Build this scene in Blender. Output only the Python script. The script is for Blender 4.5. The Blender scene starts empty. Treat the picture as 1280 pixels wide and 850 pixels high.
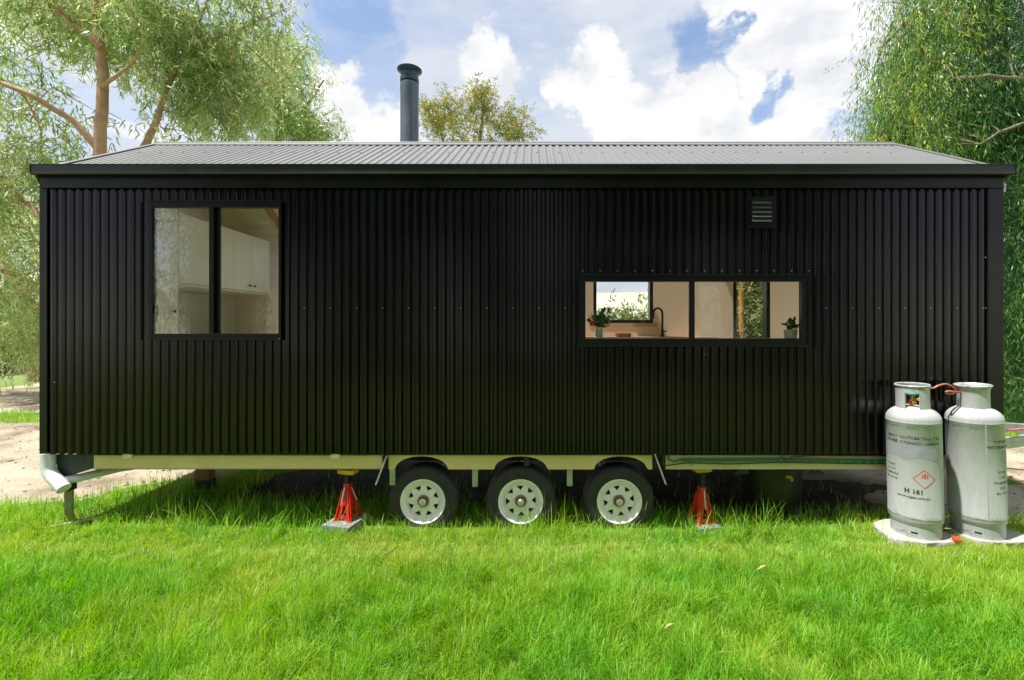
import bpy, bmesh, math, random
import numpy as np
from mathutils import Vector, Matrix
R = math.radians
PI = math.pi
scene = bpy.context.scene
COL = scene.collection
rng = np.random.default_rng(7)
random.seed(7)

# ------------------------------------------------------------------ camera frame
F, CX, CY, H = 571.0, 667.5, 408.0, 1.87          # focal length in photo pixels, principal point, eye height
def W(px, py, Z):                                  # a point seen at (px, py), Z metres in front of the eye
    return Vector(((px-CX)*Z/F, Z-4.0, H+(CY-py)*Z/F))
def WX(px, Z=4.0): return (px-CX)*Z/F
def WZ(py, Z=4.0): return H+(CY-py)*Z/F

# ------------------------------------------------------------------ materials
def new_mat(name):
    m = bpy.data.materials.new(name); m.use_nodes = True
    nt = m.node_tree
    b = nt.nodes['Principled BSDF']
    return m, nt, b
def N(nt, t, **kw):
    n = nt.nodes.new(t)
    for k, v in kw.items(): setattr(n, k, v)
    return n
def rgba(c): return (c[0], c[1], c[2], 1)
def mat(name, col, rough=.5, metal=0, col2=None, scale=6, bump=0, bscale=60, spec=.5, rvar=0, coat=0, contrast=(.35,.65), detail=6):
    m, nt, b = new_mat(name)
    b.inputs['Base Color'].default_value = rgba(col)
    b.inputs['Roughness'].default_value = rough
    b.inputs['Metallic'].default_value = metal
    b.inputs['Specular IOR Level'].default_value = spec
    if coat: b.inputs['Coat Weight'].default_value = coat
    tc = N(nt, 'ShaderNodeTexCoord')
    if col2 is not None or rvar:
        no = N(nt, 'ShaderNodeTexNoise'); no.inputs['Scale'].default_value = scale; no.inputs['Detail'].default_value = detail
        no.inputs['Roughness'].default_value = .65
        nt.links.new(tc.outputs['Object'], no.inputs['Vector'])
        if col2 is not None:
            r = N(nt, 'ShaderNodeValToRGB')
            r.color_ramp.elements[0].position = contrast[0]; r.color_ramp.elements[1].position = contrast[1]
            r.color_ramp.elements[0].color = rgba(col); r.color_ramp.elements[1].color = rgba(col2)
            nt.links.new(no.outputs['Fac'], r.inputs['Fac']); nt.links.new(r.outputs['Color'], b.inputs['Base Color'])
        if rvar:
            mr = N(nt, 'ShaderNodeMapRange'); mr.inputs[1].default_value = .3; mr.inputs[2].default_value = .7
            mr.inputs[3].default_value = rough-rvar; mr.inputs[4].default_value = rough+rvar
            nt.links.new(no.outputs['Fac'], mr.inputs[0]); nt.links.new(mr.outputs[0], b.inputs['Roughness'])
    if bump:
        n2 = N(nt, 'ShaderNodeTexNoise'); n2.inputs['Scale'].default_value = bscale; n2.inputs['Detail'].default_value = 5
        nt.links.new(tc.outputs['Object'], n2.inputs['Vector'])
        bp = N(nt, 'ShaderNodeBump'); bp.inputs['Strength'].default_value = bump; bp.inputs['Distance'].default_value = .02
        nt.links.new(n2.outputs['Fac'], bp.inputs['Height']); nt.links.new(bp.outputs['Normal'], b.inputs['Normal'])
    return m
def leaf_mat(name, stops, transl=.4, rough=.45, attr='tint', spec=.35):
    m, nt, b = new_mat(name)
    a = N(nt, 'ShaderNodeAttribute', attribute_name=attr)
    r = N(nt, 'ShaderNodeValToRGB')
    els = r.color_ramp.elements
    while len(els) < len(stops): els.new(.5)
    for e, (p, c) in zip(els, stops): e.position = p; e.color = rgba(c)
    nt.links.new(a.outputs['Fac'], r.inputs['Fac'])
    nt.links.new(r.outputs['Color'], b.inputs['Base Color'])
    b.inputs['Roughness'].default_value = rough; b.inputs['Specular IOR Level'].default_value = spec
    t = N(nt, 'ShaderNodeBsdfTranslucent')
    hs = N(nt, 'ShaderNodeHueSaturation'); hs.inputs['Saturation'].default_value = 1.12; hs.inputs['Value'].default_value = 1.5
    nt.links.new(r.outputs['Color'], hs.inputs['Color']); nt.links.new(hs.outputs['Color'], t.inputs['Color'])
    mx = N(nt, 'ShaderNodeMixShader'); mx.inputs[0].default_value = transl
    nt.links.new(b.outputs[0], mx.inputs[1]); nt.links.new(t.outputs[0], mx.inputs[2])
    nt.links.new(mx.outputs[0], nt.nodes['Material Output'].inputs['Surface'])
    return m
def glass_mat(name, refl=1.0, tint=(.93,.96,.94)):
    m, nt, b = new_mat(name); nt.nodes.remove(b)
    tr = N(nt, 'ShaderNodeBsdfTransparent'); tr.inputs[0].default_value = rgba(tint)
    gl = N(nt, 'ShaderNodeBsdfGlossy'); gl.inputs['Roughness'].default_value = 0.01
    fr = N(nt, 'ShaderNodeFresnel'); fr.inputs[0].default_value = 1.5
    mu = N(nt, 'ShaderNodeMath', operation='MULTIPLY'); mu.inputs[1].default_value = refl
    mx = N(nt, 'ShaderNodeMixShader')
    nt.links.new(fr.outputs[0], mu.inputs[0]); nt.links.new(mu.outputs[0], mx.inputs[0])
    nt.links.new(tr.outputs[0], mx.inputs[1]); nt.links.new(gl.outputs[0], mx.inputs[2])
    nt.links.new(mx.outputs[0], nt.nodes['Material Output'].inputs['Surface'])
    return m

M = {}
M['cladding'] = mat('black_cladding', (.0020,.0020,.0024), .2, 0, (.0027,.0027,.003), 1.6, 0, 12, .40, .04)
M['cladding'].node_tree.nodes['Principled BSDF'].inputs['Specular Tint'].default_value = (1,.90,1,1)
M['trim'] = mat('black_trim', (.003,.003,.0035), .32, 0, (.0045,.0045,.005), 4, 0, 30, .3, .08)
M['gutter'] = mat('gutter_paint', (.007,.007,.008), .33, 0, (.010,.010,.011), 4, 0, 30, .5, .06)
M['roof'] = mat('roof_steel', (.165,.168,.172), .45, .1, (.185,.185,.185), .8, 0, 30, .5, .06)
M['ridge'] = mat('ridge_steel', (.18,.18,.182), .4, .1, (.21,.21,.21), 3)
M['frame'] = mat('window_frame_black', (.003,.003,.0035), .3, 0, spec=.28)
M['glass'] = glass_mat('window_glass', 1.0, (.975,.98,.975))
M['rear_glass'] = glass_mat('rear_pane_glass', .6, (.99,.99,.99))
M['screw'] = mat('screw_head', (.30,.30,.31), .4, .6)
M['darkscrew'] = mat('dark_screw', (.03,.03,.03), .5)
M['lining'] = mat('interior_lining', (.90,.86,.74), .6, 0, (.88,.84,.72), 2)
M['rosy'] = mat('interior_plaster', (.88,.78,.61), .6, 0, (.86,.76,.59), 2)
M['cabinet'] = mat('cabinet_white', (.90,.87,.74), .38)
M['splash'] = mat('splashback', (.74,.74,.66), .3)
M['ceilpaint'] = mat('ceiling_paint', (.85,.80,.62), .6, 0, (.80,.75,.56), 3)
M['floorboard'] = mat('floor_boards', (.84,.78,.66), .4, 0, (.78,.72,.60), 5)
M['rafter'] = mat('rafter_timber', (.55,.28,.08), .5, 0, (.42,.20,.06), 8)
M['bench'] = mat('bench_top', (.62,.40,.25), .4, 0, (.5,.3,.18), 9)
M['rail'] = mat('chassis_paint', (.72,.55,.25), .5, 0, (.80,.62,.32), 3, .1, 20, .4, .1)
M['railply'] = mat('chassis_ply', (.60,.50,.31), .6, 0, (.68,.58,.38), 4, .1, 30)
M['galv'] = mat('galvanised', (.50,.52,.53), .45, .6, (.38,.40,.41), 14, .05, 60, .5, .1)
M['pvc'] = mat('pvc_pipe', (.74,.76,.78), .35, 0, (.66,.68,.69), 5)
M['under'] = mat('underfloor', (.05,.05,.045), .8, 0, (.03,.03,.03), 6)
M['gusset'] = mat('dark_gusset', (.05,.06,.07), .5, .3, (.03,.035,.04), 8)
M['tyre'] = mat('tyre_rubber', (.018,.018,.019), .7, 0, (.035,.034,.032), 12, .15, 120)
M['rim'] = mat('rim_paint', (.89,.85,.87), .35, 0, (.66,.60,.52), 9, 0, 40, .5, .05, contrast=(.52,.85))
M['rust'] = mat('hub_rust', (.22,.10,.035), .8, 0, (.34,.19,.07), 40, .3, 90)
M['cap'] = mat('hub_cap', (.62,.62,.60), .3, .8)
M['drum'] = mat('brake_drum', (.03,.028,.025), .7, .3)
M['red'] = mat('red_paint', (.62,.018,.012), .35, 0, (.50,.015,.01), 12)
M['orange'] = mat('orange_red_paint', (.68,.045,.012), .35, 0, (.6,.03,.01), 12)
M['yellow'] = mat('yellow_paint', (.75,.42,.02), .45, 0, (.6,.33,.02), 20)
M['darksteel'] = mat('dark_steel', (.03,.03,.032), .5, .5)
M['paver'] = mat('paver_concrete', (.27,.28,.27), .85, 0, (.19,.20,.195), 18, .3, 90)
M['slab'] = mat('slab_concrete', (.50,.50,.47), .85, 0, (.33,.33,.29), 9, .35, 70)
M['post'] = mat('post_timber', (.30,.28,.14), .8, 0, (.22,.20,.09), 10, .2, 50)
M['timber'] = mat('rough_timber', (.33,.15,.07), .8, 0, (.24,.10,.05), 14, .2, 50)
M['tub'] = mat('black_plastic', (.012,.012,.012), .5, 0)
M['greenhose'] = mat('green_cable', (.03,.16,.06), .4)
M['brownhose'] = mat('brown_cable', (.10,.035,.015), .5)
M['flue'] = mat('flue_steel', (.10,.125,.155), .38, .4, (.135,.16,.19), 5, 0, 40, .5, .06)
M['flued'] = mat('flue_cowl', (.05,.075,.11), .35, .5)
M['copper'] = mat('copper_pigtail', (.52,.17,.10), .4, .3)
M['greenplastic'] = mat('green_handwheel', (.01,.38,.22), .4)
M['brass'] = mat('brass', (.55,.40,.12), .35, .8)
M['redplastic'] = mat('red_plastic', (.75,.05,.03), .4)
M['ink'] = mat('black_ink', (.04,.04,.04), .7, 0, (.22,.22,.22), 30, contrast=(.48,.62))
M['redink'] = mat('red_ink', (.65,.08,.05), .6, 0, (.5,.3,.27), 22, contrast=(.5,.62))
M['white'] = mat('white_ceramic', (.86,.86,.84), .25)
M['soil'] = mat('potting_soil', (.05,.035,.02), .9)
M['patch'] = mat('grey_paint_patch', (.25,.265,.30), .5, 0, (.31,.32,.35), 14)
M['bark'] = mat('gum_bark', (.36,.19,.11), .8, 0, (.54,.36,.23), 3.5, .4, 18)
M['bark2'] = mat('grey_bark', (.30,.24,.17), .85, 0, (.17,.13,.09), 5, .5, 20)
M['straw'] = mat('dry_leaf', (.42,.33,.15), .7, 0, (.30,.22,.09), 30)
M['offcut'] = mat('weathered_timber', (.50,.47,.36), .9, 0, (.36,.35,.25), 12, .2, 60)

def bottle_mat():
    m, nt, b = new_mat('bottle_paint')
    tc = N(nt, 'ShaderNodeTexCoord')
    mp = N(nt, 'ShaderNodeMapping'); mp.inputs['Scale'].default_value = (1,1,.35)
    nt.links.new(tc.outputs['Object'], mp.inputs[0])
    n1 = N(nt, 'ShaderNodeTexNoise'); n1.inputs['Scale'].default_value = 9; n1.inputs['Detail'].default_value = 7; n1.inputs['Roughness'].default_value = .7
    nt.links.new(mp.outputs[0], n1.inputs['Vector'])
    r1 = N(nt, 'ShaderNodeValToRGB'); r1.color_ramp.elements[0].position = .38; r1.color_ramp.elements[1].position = .66
    r1.color_ramp.elements[0].color = (.385,.405,.415,1); r1.color_ramp.elements[1].color = (.475,.485,.485,1)
    nt.links.new(n1.outputs['Fac'], r1.inputs['Fac'])
    n2 = N(nt, 'ShaderNodeTexNoise'); n2.inputs['Scale'].default_value = 34; n2.inputs['Detail'].default_value = 4; n2.inputs['Distortion'].default_value = 1.5
    nt.links.new(tc.outputs['Object'], n2.inputs['Vector'])
    r2 = N(nt, 'ShaderNodeValToRGB'); r2.color_ramp.elements[0].position = .70; r2.color_ramp.elements[1].position = .76
    nt.links.new(n2.outputs['Fac'], r2.inputs['Fac'])
    mx = N(nt, 'ShaderNodeMix', data_type='RGBA'); mx.inputs['B'].default_value = (.20,.18,.15,1)
    sx = N(nt, 'ShaderNodeSeparateXYZ'); nt.links.new(tc.outputs['Object'], sx.inputs[0])
    def band(z0, w):       # chipped paint along the weld seams
        a = N(nt, 'ShaderNodeMath', operation='SUBTRACT'); a.inputs[1].default_value = z0; nt.links.new(sx.outputs['Z'], a.inputs[0])
        b_ = N(nt, 'ShaderNodeMath', operation='ABSOLUTE'); nt.links.new(a.outputs[0], b_.inputs[0])
        c_ = N(nt, 'ShaderNodeMapRange'); c_.inputs[1].default_value = 0; c_.inputs[2].default_value = w; c_.inputs[3].default_value = .17; c_.inputs[4].default_value = 0; nt.links.new(b_.outputs[0], c_.inputs[0]); return c_.outputs[0]
    n3 = N(nt, 'ShaderNodeTexNoise'); n3.inputs['Scale'].default_value = 26; n3.inputs['Detail'].default_value = 6; n3.inputs['Distortion'].default_value = 2.2
    mp3 = N(nt, 'ShaderNodeMapping'); mp3.inputs['Scale'].default_value = (.55,.55,2.2); nt.links.new(tc.outputs['Object'], mp3.inputs[0]); nt.links.new(mp3.outputs[0], n3.inputs['Vector'])
    acc = n3.outputs['Fac']
    for q in (band(.90,.05), band(.17,.035), band(.03,.05), band(1.2,.05)):
        t_ = N(nt, 'ShaderNodeMath', operation='ADD'); nt.links.new(acc, t_.inputs[0]); nt.links.new(q, t_.inputs[1]); acc = t_.outputs[0]
    r3 = N(nt, 'ShaderNodeMapRange'); r3.inputs[1].default_value = .685; r3.inputs[2].default_value = .72; nt.links.new(acc, r3.inputs[0])
    mxx = N(nt, 'ShaderNodeMath', operation='MAXIMUM'); nt.links.new(r2.outputs['Color'], mxx.inputs[0]); nt.links.new(r3.outputs[0], mxx.inputs[1])
    mu = N(nt, 'ShaderNodeMath', operation='MULTIPLY'); mu.inputs[1].default_value = .75
    nt.links.new(mxx.outputs[0], mu.inputs[0]); nt.links.new(mu.outputs[0], mx.inputs['Factor'])
    nt.links.new(r1.outputs['Color'], mx.inputs['A']); nt.links.new(mx.outputs['Result'], b.inputs['Base Color'])
    b.inputs['Roughness'].default_value = .42; b.inputs['Metallic'].default_value = .1
    bp = N(nt, 'ShaderNodeBump'); bp.inputs['Strength'].default_value = .12; bp.inputs['Distance'].default_value = .01
    nt.links.new(n1.outputs['Fac'], bp.inputs['Height']); nt.links.new(bp.outputs[0], b.inputs['Normal'])
    return m
M['bottle'] = bottle_mat()

# ------------------------------------------------------------------ mesh helpers
class MB:
    def __init__(self): self.bm = bmesh.new()
    def box(self, a, b, bev=0, mtx=None):
        x0,x1 = sorted((a[0],b[0])); y0,y1 = sorted((a[1],b[1])); z0,z1 = sorted((a[2],b[2]))
        t = bmesh.new()
        bmesh.ops.create_cube(t, size=1)
        for v in t.verts: v.co = Vector(((x0+x1)/2+v.co.x*(x1-x0), (y0+y1)/2+v.co.y*(y1-y0), (z0+z1)/2+v.co.z*(z1-z0)))
        if bev: bmesh.ops.bevel(t, geom=list(t.edges), offset=bev, segments=2, affect='EDGES', profile=.5)
        if mtx: bmesh.ops.transform(t, matrix=mtx, verts=list(t.verts))
        self.add(t); return self
    def add(self, t):
        me = bpy.data.meshes.new('tmp'); t.to_mesh(me); t.free(); self.bm.from_mesh(me); bpy.data.meshes.remove(me)
    def bar(self, p, q, w, d, up=(0,0,1), bev=0, taper=1):
        p, q = Vector(p), Vector(q); ax = (q-p); L = ax.length; ax.normalize()
        up = Vector(up); s = ax.cross(up)
        if s.length < 1e-4: s = ax.cross(Vector((1,0,0)))
        s.normalize(); u = s.cross(ax).normalized()
        t = bmesh.new(); bmesh.ops.create_cube(t, size=1)
        for v in t.verts:
            k = taper if v.co.z > 0 else 1
            v.co = p + ax*((v.co.z+.5)*L) + s*(v.co.x*w*k) + u*(v.co.y*d*k)
        bmesh.ops.recalc_face_normals(t, faces=list(t.faces))
        if bev: bmesh.ops.bevel(t, geom=list(t.edges), offset=bev, segments=2, affect='EDGES', profile=.5)
        self.add(t); return self
    def tube(self, pts, rad, n=10, caps=True):
        pts = [Vector(p) for p in pts]
        if not hasattr(rad, '__len__'): rad = [rad]*len(pts)
        rings = []; u = None
        for i, p in enumerate(pts):
            d = (pts[min(i+1, len(pts)-1)]-pts[max(i-1, 0)]).normalized()
            if u is None:
                u = d.cross(Vector((0,0,1)))
                if u.length < 1e-3: u = d.cross(Vector((1,0,0)))
            u = (u - d*u.dot(d)).normalized(); v = d.cross(u)
            rings.append([self.bm.verts.new(p+(u*math.cos(2*PI*k/n)+v*math.sin(2*PI*k/n))*rad[i]) for k in range(n)])
        for a, b in zip(rings, rings[1:]):
            for k in range(n): self.bm.faces.new((a[k], a[(k+1)%n], b[(k+1)%n], b[k]))
        if caps:
            self.bm.faces.new(list(reversed(rings[0]))); self.bm.faces.new(rings[-1])
        return self
    def lathe(self, prof, n=48, axis='z', c=(0,0,0), close=False):   # prof: (r, h)
        c = Vector(c); rings = []
        for r, h in prof:
            ring = []
            for k in range(n):
                a = 2*PI*k/n
                if axis == 'z': p = Vector((r*math.cos(a), r*math.sin(a), h))
                else: p = Vector((r*math.cos(a), h, r*math.sin(a)))
                ring.append(self.bm.verts.new(c+p))
            rings.append(ring)
        pairs = list(zip(rings, rings[1:]))
        if close: pairs.append((rings[-1], rings[0]))
        for a, b in pairs:
            for k in range(n): self.bm.faces.new((a[k], a[(k+1)%n], b[(k+1)%n], b[k]))
        if not close:
            for ring in (rings[0], rings[-1]):
                if (ring[0].co-ring[n//2].co).length > 1e-3 and False: self.bm.faces.new(ring)
        return self
    def disc(self, r, c, n=32, axis='z'):
        vs = []
        for k in range(n):
            a = 2*PI*k/n
            vs.append(self.bm.verts.new(Vector(c)+(Vector((r*math.cos(a), r*math.sin(a), 0)) if axis == 'z' else Vector((r*math.cos(a), 0, r*math.sin(a))))))
        self.bm.faces.new(vs); return self
    def poly(self, pts): self.bm.faces.new([self.bm.verts.new(Vector(p)) for p in pts]); return self
    def prism(self, pts, vec):
        vec = Vector(vec); a = [self.bm.verts.new(Vector(p)) for p in pts]; b = [self.bm.verts.new(Vector(p)+vec) for p in pts]
        self.bm.faces.new(a); self.bm.faces.new(list(reversed(b)))
        n = len(a)
        for i in range(n): self.bm.faces.new((a[i], b[i], b[(i+1)%n], a[(i+1)%n]))
        return self
    def panel(self, O, U, V, Nn, us, vs, thick, holes=()):
        O, U, V, Nn = Vector(O), Vector(U), Vector(V), Vector(Nn)
        us = sorted(set([us[0], us[1]]+[h for q in holes for h in q[:2] if us[0] < h < us[1]]))
        vs = sorted(set([vs[0], vs[1]]+[h for q in holes for h in q[2:] if vs[0] < h < vs[1]]))
        def solid(i, j):
            if not (0 <= i < len(us)-1 and 0 <= j < len(vs)-1): return False
            u, v = (us[i]+us[i+1])/2, (vs[j]+vs[j+1])/2
            return not any(q[0] < u < q[1] and q[2] < v < q[3] for q in holes)
        def P(u, v, w): return O+U*u+V*v+Nn*w
        for i in range(len(us)-1):
            for j in range(len(vs)-1):
                if not solid(i, j): continue
                a, b, c, d = us[i], us[i+1], vs[j], vs[j+1]
                self.poly([P(a,c,0),P(b,c,0),P(b,d,0),P(a,d,0)]); self.poly([P(a,d,thick),P(b,d,thick),P(b,c,thick),P(a,c,thick)])
                if not solid(i-1, j): self.poly([P(a,c,0),P(a,d,0),P(a,d,thick),P(a,c,thick)])
                if not solid(i+1, j): self.poly([P(b,d,0),P(b,c,0),P(b,c,thick),P(b,d,thick)])
                if not solid(i, j-1): self.poly([P(b,c,0),P(a,c,0),P(a,c,thick),P(b,c,thick)])
                if not solid(i, j+1): self.poly([P(a,d,0),P(b,d,0),P(b,d,thick),P(a,d,thick)])
        return self
    def corrugated(self, O, U, V, Nn, us, vs, holes=(), pitch=.0762, depth=.018, vtop=None, phase=0, soft=False):
        """ribbed sheet: ribs along V, Nn outwards (crest at 0, valley at -depth)"""
        O, U, V, Nn = Vector(O), Vector(U), Vector(V), Vector(Nn)
        prof = [(0,0),(.03,.0),(.36,0),(.40,.08),(.52,.92),(.56,1),(.84,1),(.88,.92),(.96,.08)]
        if soft: prof = [(0,0),(.31,0),(.33,.03),(.50,.97),(.52,1),(.80,1),(.82,.97),(.98,.03)]
        pts = []; k = 0; u = us[0]-phase
        while u < us[1]:
            for f, d in prof:
                uu = u+f*pitch
                if us[0] <= uu <= us[1]: pts.append((uu, -d*depth))
            u += pitch
        for h in holes:
            for e in h[:2]:
                for i in range(len(pts)-1):
                    if pts[i][0] < e < pts[i+1][0]:
                        t = (e-pts[i][0])/(pts[i+1][0]-pts[i][0]); pts.insert(i+1, (e, pts[i][1]+t*(pts[i+1][1]-pts[i][1]))); break
        for (ua, wa), (ub, wb) in zip(pts, pts[1:]):
            um = (ua+ub)/2
            cuts = sorted([q[2:] for q in holes if q[0] < um < q[1]])
            lo = vs[0]; spans = []
            for c, d in cuts:
                if c > lo: spans.append((lo, c))
                lo = d
            spans.append((lo, None))
            for c, d in spans:
                ta = d if d is not None else (vtop(ua) if vtop else vs[1])
                tb = d if d is not None else (vtop(ub) if vtop else vs[1])
                if ta <= c: continue
                self.poly([O+U*ua+V*c+Nn*wa, O+U*ub+V*c+Nn*wb, O+U*ub+V*tb+Nn*wb, O+U*ua+V*ta+Nn*wa])
        bmesh.ops.remove_doubles(self.bm, verts=list(self.bm.verts), dist=1e-5)
        return self
    def build(self, name, m, parent=None, smooth=None, recalc=True, loc=None):
        if recalc: bmesh.ops.recalc_face_normals(self.bm, faces=list(self.bm.faces))
        me = bpy.data.meshes.new(name)
        if smooth:
            self.bm.normal_update()
            for f in self.bm.faces: f.smooth = True
            for e in self.bm.edges:
                e.smooth = (len(e.link_faces) == 2 and e.calc_face_angle(0) < R(smooth))
        self.bm.to_mesh(me); self.bm.free()
        me.materials.append(m)
        return link(name, me, parent, loc)
def link(name, data, parent=None, loc=None):
    o = bpy.data.objects.new(name, data); COL.objects.link(o)
    if parent: o.parent = parent
    if loc is not None: o.location = loc
    return o
def tag(o, label=None, cat=None, group=None, kind=None):
    if label: o['label'] = label
    if cat: o['category'] = cat
    if group: o['group'] = group
    if kind: o['kind'] = kind
    return o
def thing(name, label, cat, loc=(0,0,0), group=None, rot=(0,0,0)):
    o = bpy.data.objects.new(name, None); COL.objects.link(o)
    o.location = loc; o.rotation_euler = rot; o.empty_display_size = .2
    return tag(o, label, cat, group)
def copy_tree(o, parent=None):
    c = o.copy(); COL.objects.link(c)
    if parent: c.parent = parent
    for ch in [x for x in bpy.data.objects if x.parent == o]: copy_tree(ch, c)
    return c
def np_mesh(name, verts, loops, starts, m, parent=None, attrs=None, smooth=False):
    me = bpy.data.meshes.new(name)
    me.vertices.add(len(verts)); me.vertices.foreach_set('co', np.asarray(verts, np.float32).ravel())
    me.loops.add(len(loops)); me.loops.foreach_set('vertex_index', np.asarray(loops, np.int32))
    me.polygons.add(len(starts)); me.polygons.foreach_set('loop_start', np.asarray(starts, np.int32))
    if smooth: me.polygons.foreach_set('use_smooth', np.ones(len(starts), bool))
    me.update(calc_edges=True); me.validate()
    for k, a in (attrs or {}).items():
        at = me.attributes.new(k, 'FLOAT', 'POINT'); at.data.foreach_set('value', np.asarray(a, np.float32))
    me.materials.append(m)
    return link(name, me, parent)
def _hash(i, j, s):
    h = (i.astype(np.int64)*374761393 + j.astype(np.int64)*668265263 + s*1442695041) & 0x7fffffff
    h = ((h ^ (h >> 13))*1274126177) & 0x7fffffff
    return ((h ^ (h >> 16)) & 0xffff)/65535.0
def vnoise(x, y, s=0):
    x = np.asarray(x, float); y = np.asarray(y, float)
    i, j = np.floor(x), np.floor(y); fx, fy = x-i, y-j
    fx = fx*fx*(3-2*fx); fy = fy*fy*(3-2*fy)
    a, b, c, d = _hash(i,j,s), _hash(i+1,j,s), _hash(i,j+1,s), _hash(i+1,j+1,s)
    return (a*(1-fx)+b*fx)*(1-fy)+(c*(1-fx)+d*fx)*fy
def fbm(x, y, s=0, o=4):
    t = 0; a = .5; n = 0
    for k in range(o): t = t+a*vnoise(x*2**k, y*2**k, s+k); n += a; a *= .5
    return t/n
def sstep(a, b, x): t = np.clip((x-a)/(b-a), 0, 1); return t*t*(3-2*t)

# ------------------------------------------------------------------ render, world, sun, camera
scene.render.engine = 'CYCLES'
cy = scene.cycles
cy.use_denoising = True
try: cy.denoiser = 'OPENIMAGEDENOISE'
except Exception: pass
cy.max_bounces = 12; cy.diffuse_bounces = 9; cy.glossy_bounces = 4; cy.transmission_bounces = 6; cy.transparent_max_bounces = 16
cy.caustics_reflective = False; cy.caustics_refractive = False
cy.sample_clamp_indirect = 6
vs_ = scene.view_settings
vs_.view_transform = 'Standard'; vs_.look = 'None'; vs_.gamma = 1; vs_.use_curve_mapping = False; vs_.exposure = 0.74
SUN = Vector((-.36, -.15, .905)).normalized()
elev = math.asin(SUN.z); azim = math.atan2(SUN.x, SUN.y)      # from +Y towards +X
sl = bpy.data.lights.new('sun', 'SUN'); sl.energy = 5.0; sl.angle = R(1.6); sl.color = (1,.955,.88)
so = bpy.data.objects.new('sun', sl); COL.objects.link(so); so.rotation_euler = SUN.to_track_quat('Z','Y').to_euler(); so.location = (-6,-4,14)

world = bpy.data.worlds.new('World'); scene.world = world; world.use_nodes = True
nt = world.node_tree; bg = nt.nodes['Background']; bg.inputs['Strength'].default_value = .1
sky = N(nt, 'ShaderNodeTexSky', sky_type='NISHITA'); sky.sun_disc = False; sky.sun_elevation = elev; sky.sun_rotation = azim
sky.air_density = 1; sky.dust_density = .6; sky.ozone_density = 1.5
tc = N(nt, 'ShaderNodeTexCoord')
def dirpx(px, py): return W(px, py, 4.0)-Vector((0,-4,H))
def math_(op, a, b=None, c=None, clamp=False):
    n = N(nt, 'ShaderNodeMath', operation=op); n.use_clamp = clamp
    for k, v in enumerate((a, b, c)):
        if v is None: continue
        if isinstance(v, (int, float)): n.inputs[k].default_value = v
        else: nt.links.new(v, n.inputs[k])
    return n.outputs[0]
def blob(px, py, rad, soft):       # 1 inside rad (degrees) of a sky direction, fading over soft
    d = dirpx(px, py).normalized()
    vm = N(nt, 'ShaderNodeVectorMath', operation='DOT_PRODUCT'); vm.inputs[1].default_value = d
    nt.links.new(warp, vm.inputs[0])
    mr = N(nt, 'ShaderNodeMapRange', interpolation_type='SMOOTHSTEP')
    mr.inputs[1].default_value = math.cos(R(rad+soft)); mr.inputs[2].default_value = math.cos(R(rad)); mr.inputs[3].default_value = 0; mr.inputs[4].default_value = 1
    nt.links.new(vm.outputs['Value'], mr.inputs[0]); return mr.outputs[0]
nw = N(nt, 'ShaderNodeTexNoise'); nw.inputs['Scale'].default_value = 7; nw.inputs['Detail'].default_value = 8; nw.inputs['Roughness'].default_value = .62
nt.links.new(tc.outputs['Generated'], nw.inputs['Vector'])
sub = N(nt, 'ShaderNodeVectorMath', operation='SUBTRACT'); sub.inputs[1].default_value = (.5,.5,.5); nt.links.new(nw.outputs['Color'], sub.inputs[0])
sc_ = N(nt, 'ShaderNodeVectorMath', operation='SCALE'); sc_.inputs['Scale'].default_value = .26; nt.links.new(sub.outputs[0], sc_.inputs[0])
ad = N(nt, 'ShaderNodeVectorMath', operation='ADD'); nt.links.new(tc.outputs['Generated'], ad.inputs[0]); nt.links.new(sc_.outputs[0], ad.inputs[1])
nm = N(nt, 'ShaderNodeVectorMath', operation='NORMALIZE'); nt.links.new(ad.outputs[0], nm.inputs[0]); warp = nm.outputs[0]
def noise(scale, det=7, rough=.55, stretch=(1,1,2.2), off=0):
    mp = N(nt, 'ShaderNodeMapping'); mp.inputs['Scale'].default_value = stretch; mp.inputs['Location'].default_value = (off,off*.7,off*.3)
    nt.links.new(tc.outputs['Generated'], mp.inputs[0])
    n = N(nt, 'ShaderNodeTexNoise'); n.inputs['Scale'].default_value = scale; n.inputs['Detail'].default_value = det; n.inputs['Roughness'].default_value = rough
    nt.links.new(mp.outputs[0], n.inputs['Vector']); return n.outputs['Fac']
# thick white cumulus
pos = [(990,30,5,3),(1050,70,4,3),(960,0,4,3),(1030,120,3.5,3),(930,35,2.5,2.5),(780,145,3,3),(860,150,3.5,3),(940,150,3,3),(1010,165,3.5,3),(730,120,2,3),(460,150,3.5,3),(610,90,2,3),(430,110,2,2)]
neg = [(952,112,.3,2.4),(985,118,.2,1.6),(1078,160,.8,2.6),(884,62,.8,2.4),(868,22,.8,2.6),(905,28,.2,1.8),(470,95,.6,3.0),(440,30,.5,5)]
def combine(lst):
    acc = None
    for b in lst:
        o = blob(*b); acc = o if acc is None else math_('MAXIMUM', acc, o)
    return acc
P_, Q_ = combine(pos), combine(neg)
big = noise(3.2, 8, .58)
gen = N(nt, 'ShaderNodeMapRange', interpolation_type='SMOOTHSTEP'); gen.inputs[1].default_value = .50; gen.inputs[2].default_value = .64
nt.links.new(big, gen.inputs[0])
edge = noise(16, 8, .6)
cum = math_('MAXIMUM', P_, math_('MULTIPLY', gen.outputs[0], .55))
cum = math_('SUBTRACT', cum, math_('MULTIPLY', Q_, .85))
cum = math_('ADD', cum, math_('MULTIPLY', math_('SUBTRACT', edge, .5), 1.7))
cm = N(nt, 'ShaderNodeMapRange', interpolation_type='SMOOTHSTEP'); cm.inputs[1].default_value = .08; cm.inputs[2].default_value = .80; nt.links.new(cum, cm.inputs[0])
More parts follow.
